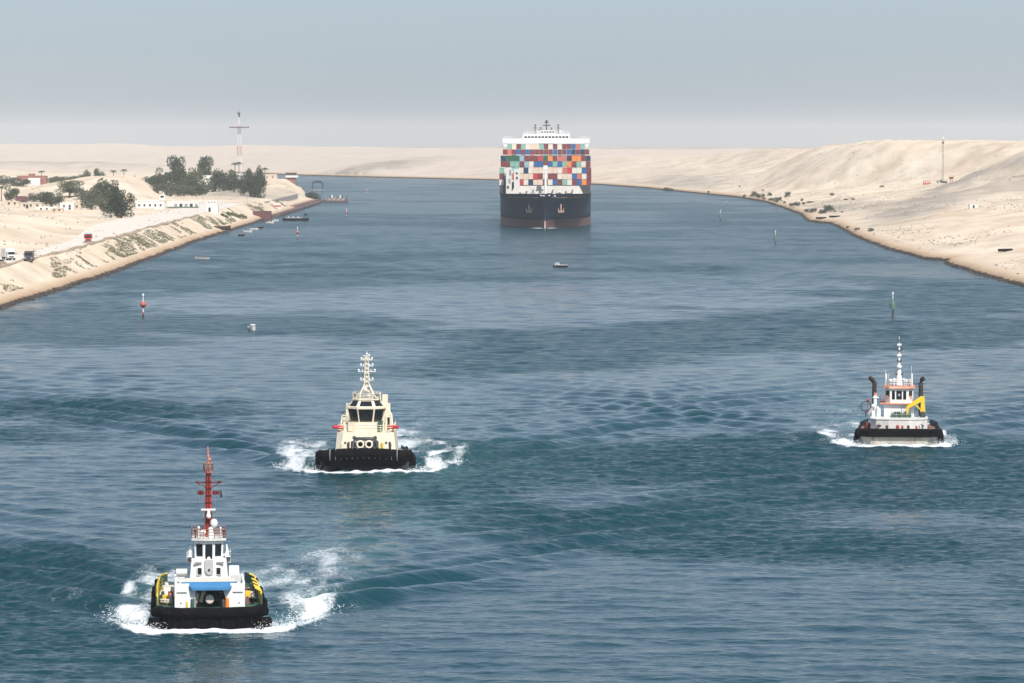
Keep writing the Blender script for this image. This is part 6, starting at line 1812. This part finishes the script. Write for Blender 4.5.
bx, by, _ = at(202, 259.3, 0)
person((bx + 1.0, by, 0.35), 'seated fisherman in dark clothes in the pale rowing boat', cloth_dark, 'sit', -1.2)
person((bx + 2.3, by - 0.05, 0.2), 'standing fisherman in dark clothes at the end of the pale rowing boat', cloth_blue, 'stand', -0.6)
boat(560.5, 267.2, 5.2, 1.7, 'little boat with a white cuddy and a dark outboard in mid channel', black_paint, wood_pale, None, 3.14, (.05, .4, .8, white), 'motor_boat')
bx, by, _ = at(560.5, 267.2, 0)
person((bx + .3, by, 0.3), 'person in pale top seated in the little mid-channel boat', mat('pale_cloth', (0.5, 0.52, 0.55), 0.9), 'sit', -1.5)
person((bx + 2.0, by, 0.2), 'person in dark clothes at the stern of the little mid-channel boat', cloth_dark, 'sit', -1.5)
boat(252.3, 330.4, 4.4, 1.9, 'tiny white boat low in the water on the left of the channel', wood_pale, white, None, -1.35, (-.1, .25, .7, white), 'motor_boat')
bx, by, _ = at(252.3, 330.4, 0)
person((bx, by + 1.2, 0.35), 'person in grey sitting in the tiny white boat', mat('grey_cloth', (0.12, 0.13, 0.12), 0.9), 'sit', 0)
for i, (px, py, L, m_, lab) in enumerate(((241.5, 235.8, 2.6, black_paint, 'small dark dinghy nearest in the line of moored boats'), (247.5, 232.4, 3.9, wood_pale, 'white open boat second in the line of moored boats'), (253.8, 230.0, 3.9, wood_pale, 'white open boat third in the line of moored boats'),
                               (260.2, 228.0, 3.0, black_paint, 'dark open boat fourth in the line of moored boats'), (269.8, 223.4, 4.0, wood_pale, 'white open boat fifth in the line, just left of the last'), (275.4, 221.6, 3.2, wood_pale, 'last white open boat of the line, nearest the black barge'))):
    boat(px, py, L * 1.15, 1.7, lab, m_, wood if m_ is black_paint else white, 'open boats moored along the left bank', 0.25, (-.2, .15, .6, wood_pale) if i in (4, 5) else None)
k = boat(221, 229.6, 9.5, 3.0, 'old dark wooden boat with a leaning spar drawn up on the left bank', mat('dark_wood', (0.06, 0.04, 0.032), 0.8), wood, None, 0.12, None, 'wooden_boat', 1.5)
k.location = on_ground(221, 229.2, 1.5)
MB().tube((-2.2, 0, 1.0), (-4.6, 0.2, 6.0), 0.14, 0.08, 6).build('spar', wood, k)
# black barge with wheelhouse
loc = at(296, 220.6, 0)
bg_ = empty('barge', loc, 'low black barge with a dark wheelhouse at its right end', 'barge', None, 0.03)
secs = []
for x, w in ((-7.4, 1.6), (-6.4, 2.3), (5.5, 2.4), (7.2, 1.9)):
    secs.append([(x, -w, 1.35), (x, -w * .95, 0), (x, -w * .6, -.7), (x, w * .6, -.7), (x, w * .95, 0), (x, w, 1.35)])
loft(secs).build('hull', black_paint, bg_)
MB().box(-5.8, 3.4, -1.7, 1.7, 1.0, 1.75).build('hatch_cover', mat('grey_hatch', (0.33, 0.33, 0.32), 0.7, var=0.3, vscale=0.7), bg_)
wk = MB().box(4.2, 6.6, -1.5, 1.5, 1.2, 4.2).build('wheelhouse', mat('teal_paint', (0.05, 0.12, 0.15), 0.6), bg_)
MB().box(4.4, 6.4, -1.54, -1.3, 2.9, 3.7).build('window', glass, wk)
MB().tube((5.6, 0, 4.2), (5.6, 0, 6.0), 0.08, n=5).build('mast', steel, wk)
for x in (-4, -1.5, 1.2): MB().tube((x, -1.2, 1.75), (x, -1.2, 2.4), 0.3, n=8).build('deck_drum', plaster, bg_)
MB().box(-7.2, -6.6, -1.2, 1.2, 1.3, 2.6).build('bow_locker', dark_steel, bg_)
# ferry barge with ramps
loc = at(336, 202.6, 0)
fe = empty('car_ferry', loc, 'flat brown car ferry with striped deck and a raised ramp off the quay tip', 'ferry', None, 0.06)
secs = []
for x, z in ((-9.5, 0.5), (-7.6, 0.0), (6.5, 0.0), (8.6, 0.9)):
    secs.append([(x, -4, 1.4 + z * .2), (x, -4, -.8 + z), (x, 4, -.8 + z), (x, 4, 1.4 + z * .2)])
loft(secs, smooth=False).build('hull', mat('ferry_hull', (0.09, 0.065, 0.07), 0.7, var=0.2), fe)
MB().hexa([(-8, -3.9, 1.42), (6.6, -3.9, 1.42), (6.6, 3.9, 1.42), (-8, 3.9, 1.42), (-8, -3.9, 1.5), (6.6, -3.9, 1.5), (6.6, 3.9, 3.2), (-8, 3.9, 3.2)]).build('car_deck', mat('ferry_deck', (0.17, 0.11, 0.11), 0.8, var=0.25, vscale=0.3), fe)
for k in range(4):
    x = -5.5 + k * 3.2
    MB().hexa([(x, -3.6, 1.53), (x + .7, -3.6, 1.53), (x + 1.9, 3.6, 3.18), (x + 1.2, 3.6, 3.18), (x, -3.6, 1.6), (x + .7, -3.6, 1.6), (x + 1.9, 3.6, 3.25), (x + 1.2, 3.6, 3.25)]).build('deck_stripe', mat('stripe_grey', (0.42, 0.36, 0.34), 0.8), fe)
MB().hexa([(6.6, -3.8, 1.4), (7.0, -3.8, 1.3), (7.0, 3.8, 1.3), (6.6, 3.8, 1.4), (8.3, -3.8, 5.0), (8.8, -3.8, 5.0), (8.8, 3.8, 5.0), (8.3, 3.8, 5.0)]).build('ramp', dark_steel, fe)
MB().hexa([(-8.4, -3.8, 1.4), (-8.0, -3.8, 1.4), (-8.0, 3.8, 1.4), (-8.4, 3.8, 1.4), (-9.2, -3.8, 2.6), (-8.9, -3.8, 2.6), (-8.9, 3.8, 2.6), (-9.2, 3.8, 2.6)]).build('ramp', dark_steel, fe)
for (x, y, h) in ((-4, 3.5, 1.6), (-2.8, 3.5, 2.4), (1.5, 3.5, 1.4), (3.2, 3.5, 2.2), (4.6, 3.5, 1.7)):
    MB().box(x - .4, x + .4, y - .4, y + .4, 3.1, 3.1 + h).build('deck_post', dark_steel if h < 2 else plaster, fe)
# pontoon with portal frame
loc = at(317.5, 190.6, 0)
pf = empty('portal_pontoon', loc, 'dark blue portal frame standing on a floating pontoon beyond the quay', 'pontoon')
MB().box(-5.6, 6.0, -2.5, 2.5, -.4, .9).build('float', steel, pf)
b = MB()
for x in (-4.4, 4.4):
    for y in (-2, 2): b.box(x - .45, x + .45, y - .4, y + .4, .9, 6.8)
b.hexa([(-4.9, -2.4, 6.6), (4.9, -2.4, 6.6), (4.9, 2.4, 6.6), (-4.9, 2.4, 6.6), (-4.9, -2.4, 7.2), (4.9, -2.4, 7.2), (4.9, 2.4, 7.2), (-4.9, 2.4, 7.2)])
b.hexa([(-4.9, -2.4, 7.203), (0, -2.4, 7.203), (0, 2.4, 7.203), (-4.9, 2.4, 7.203), (-2.4, -2.4, 8.6), (0, -2.4, 8.9), (0, 2.4, 8.9), (-2.4, 2.4, 8.6)])
b.hexa([(0.003, -2.4, 7.203), (4.9, -2.4, 7.203), (4.9, 2.4, 7.203), (0.003, 2.4, 7.203), (0.003, -2.4, 8.9), (2.4, -2.4, 8.6), (2.4, 2.4, 8.6), (0.003, 2.4, 8.9)])
b.build('portal_frame', mat('portal_blue', (0.025, 0.05, 0.085), 0.6), pf)

# ------------------------------------------------------------------ channel buoys
buoy_red = mat('buoy_red', (0.42, 0.095, 0.065), 0.6, var=0.12); buoy_green = mat('buoy_green', (0.09, 0.17, 0.13), 0.6, var=0.12)
def buoy(px, py, label, red=True, s=1.0):
    loc = at(px, py, 0)
    r = empty('channel_buoy', loc, label, 'buoy', 'channel buoys', trng.uniform(-1, 1))
    r.scale = (s, s, s)
    m_ = buoy_red if red else buoy_green
    MB().tube((0, 0, -1.2), (0, 0, 0.75), 0.26, n=10).build('float', dark_steel, r)
    MB().tube((0, 0, 0.75), (0, 0, 1.3), 0.22, n=10).build('pole', m_, r)
    MB().tube((0, 0, 1.3), (0, 0, 2.4), 0.18, n=10).build('pole', plaster, r)
    if red:
        b = MB().ball((0, 0, 3.2), 0.88, 0.88, 0.74, 14, 8)
        b.ring((0, 0, 2.5), 0.25, 0.09, 'z')
    else:
        b = MB().tube((0, 0, 1.6), (0, 0, 3.0), 0.85, 0.75, 12).tube((0, 0, 3.0), (0, 0, 4.2), 0.6, 0.15, 12)
    b.build('topmark', m_, r)
    MB().tube((0, 0, 3.9), (0, 0, 5.6), 0.13, 0.1, 8).build('spindle', plaster, r)
    MB().tube((0, 0, 5.5), (0, 0, 6.0), 0.26, 0.22, 8).build('lantern', white, r)
buoy(143.2, 317, 'nearest red ball buoy on a striped pole, left side of the channel')
buoy(297.6, 239, 'red ball buoy off the moored boats', True, .92)
buoy(346.6, 218, 'red ball buoy beyond the brown car ferry', True, .9)
buoy(366.8, 194.5, 'farthest tiny red buoy past the portal frame', True, .8)
buoy(892.8, 315, 'green conical buoy above the weathered tugboat', False)
buoy(775.4, 243.6, 'small green buoy off the right sandy spit', False, .95)
buoy(720.6, 220.4, 'far green buoy right of the container ship', False, .95)
buoy(726.8, 206, 'farthest small dark green buoy right of the container ship', False, .6)
buoy(655.8, 193.8, 'tiny green buoy under the far right dunes', False, .7)
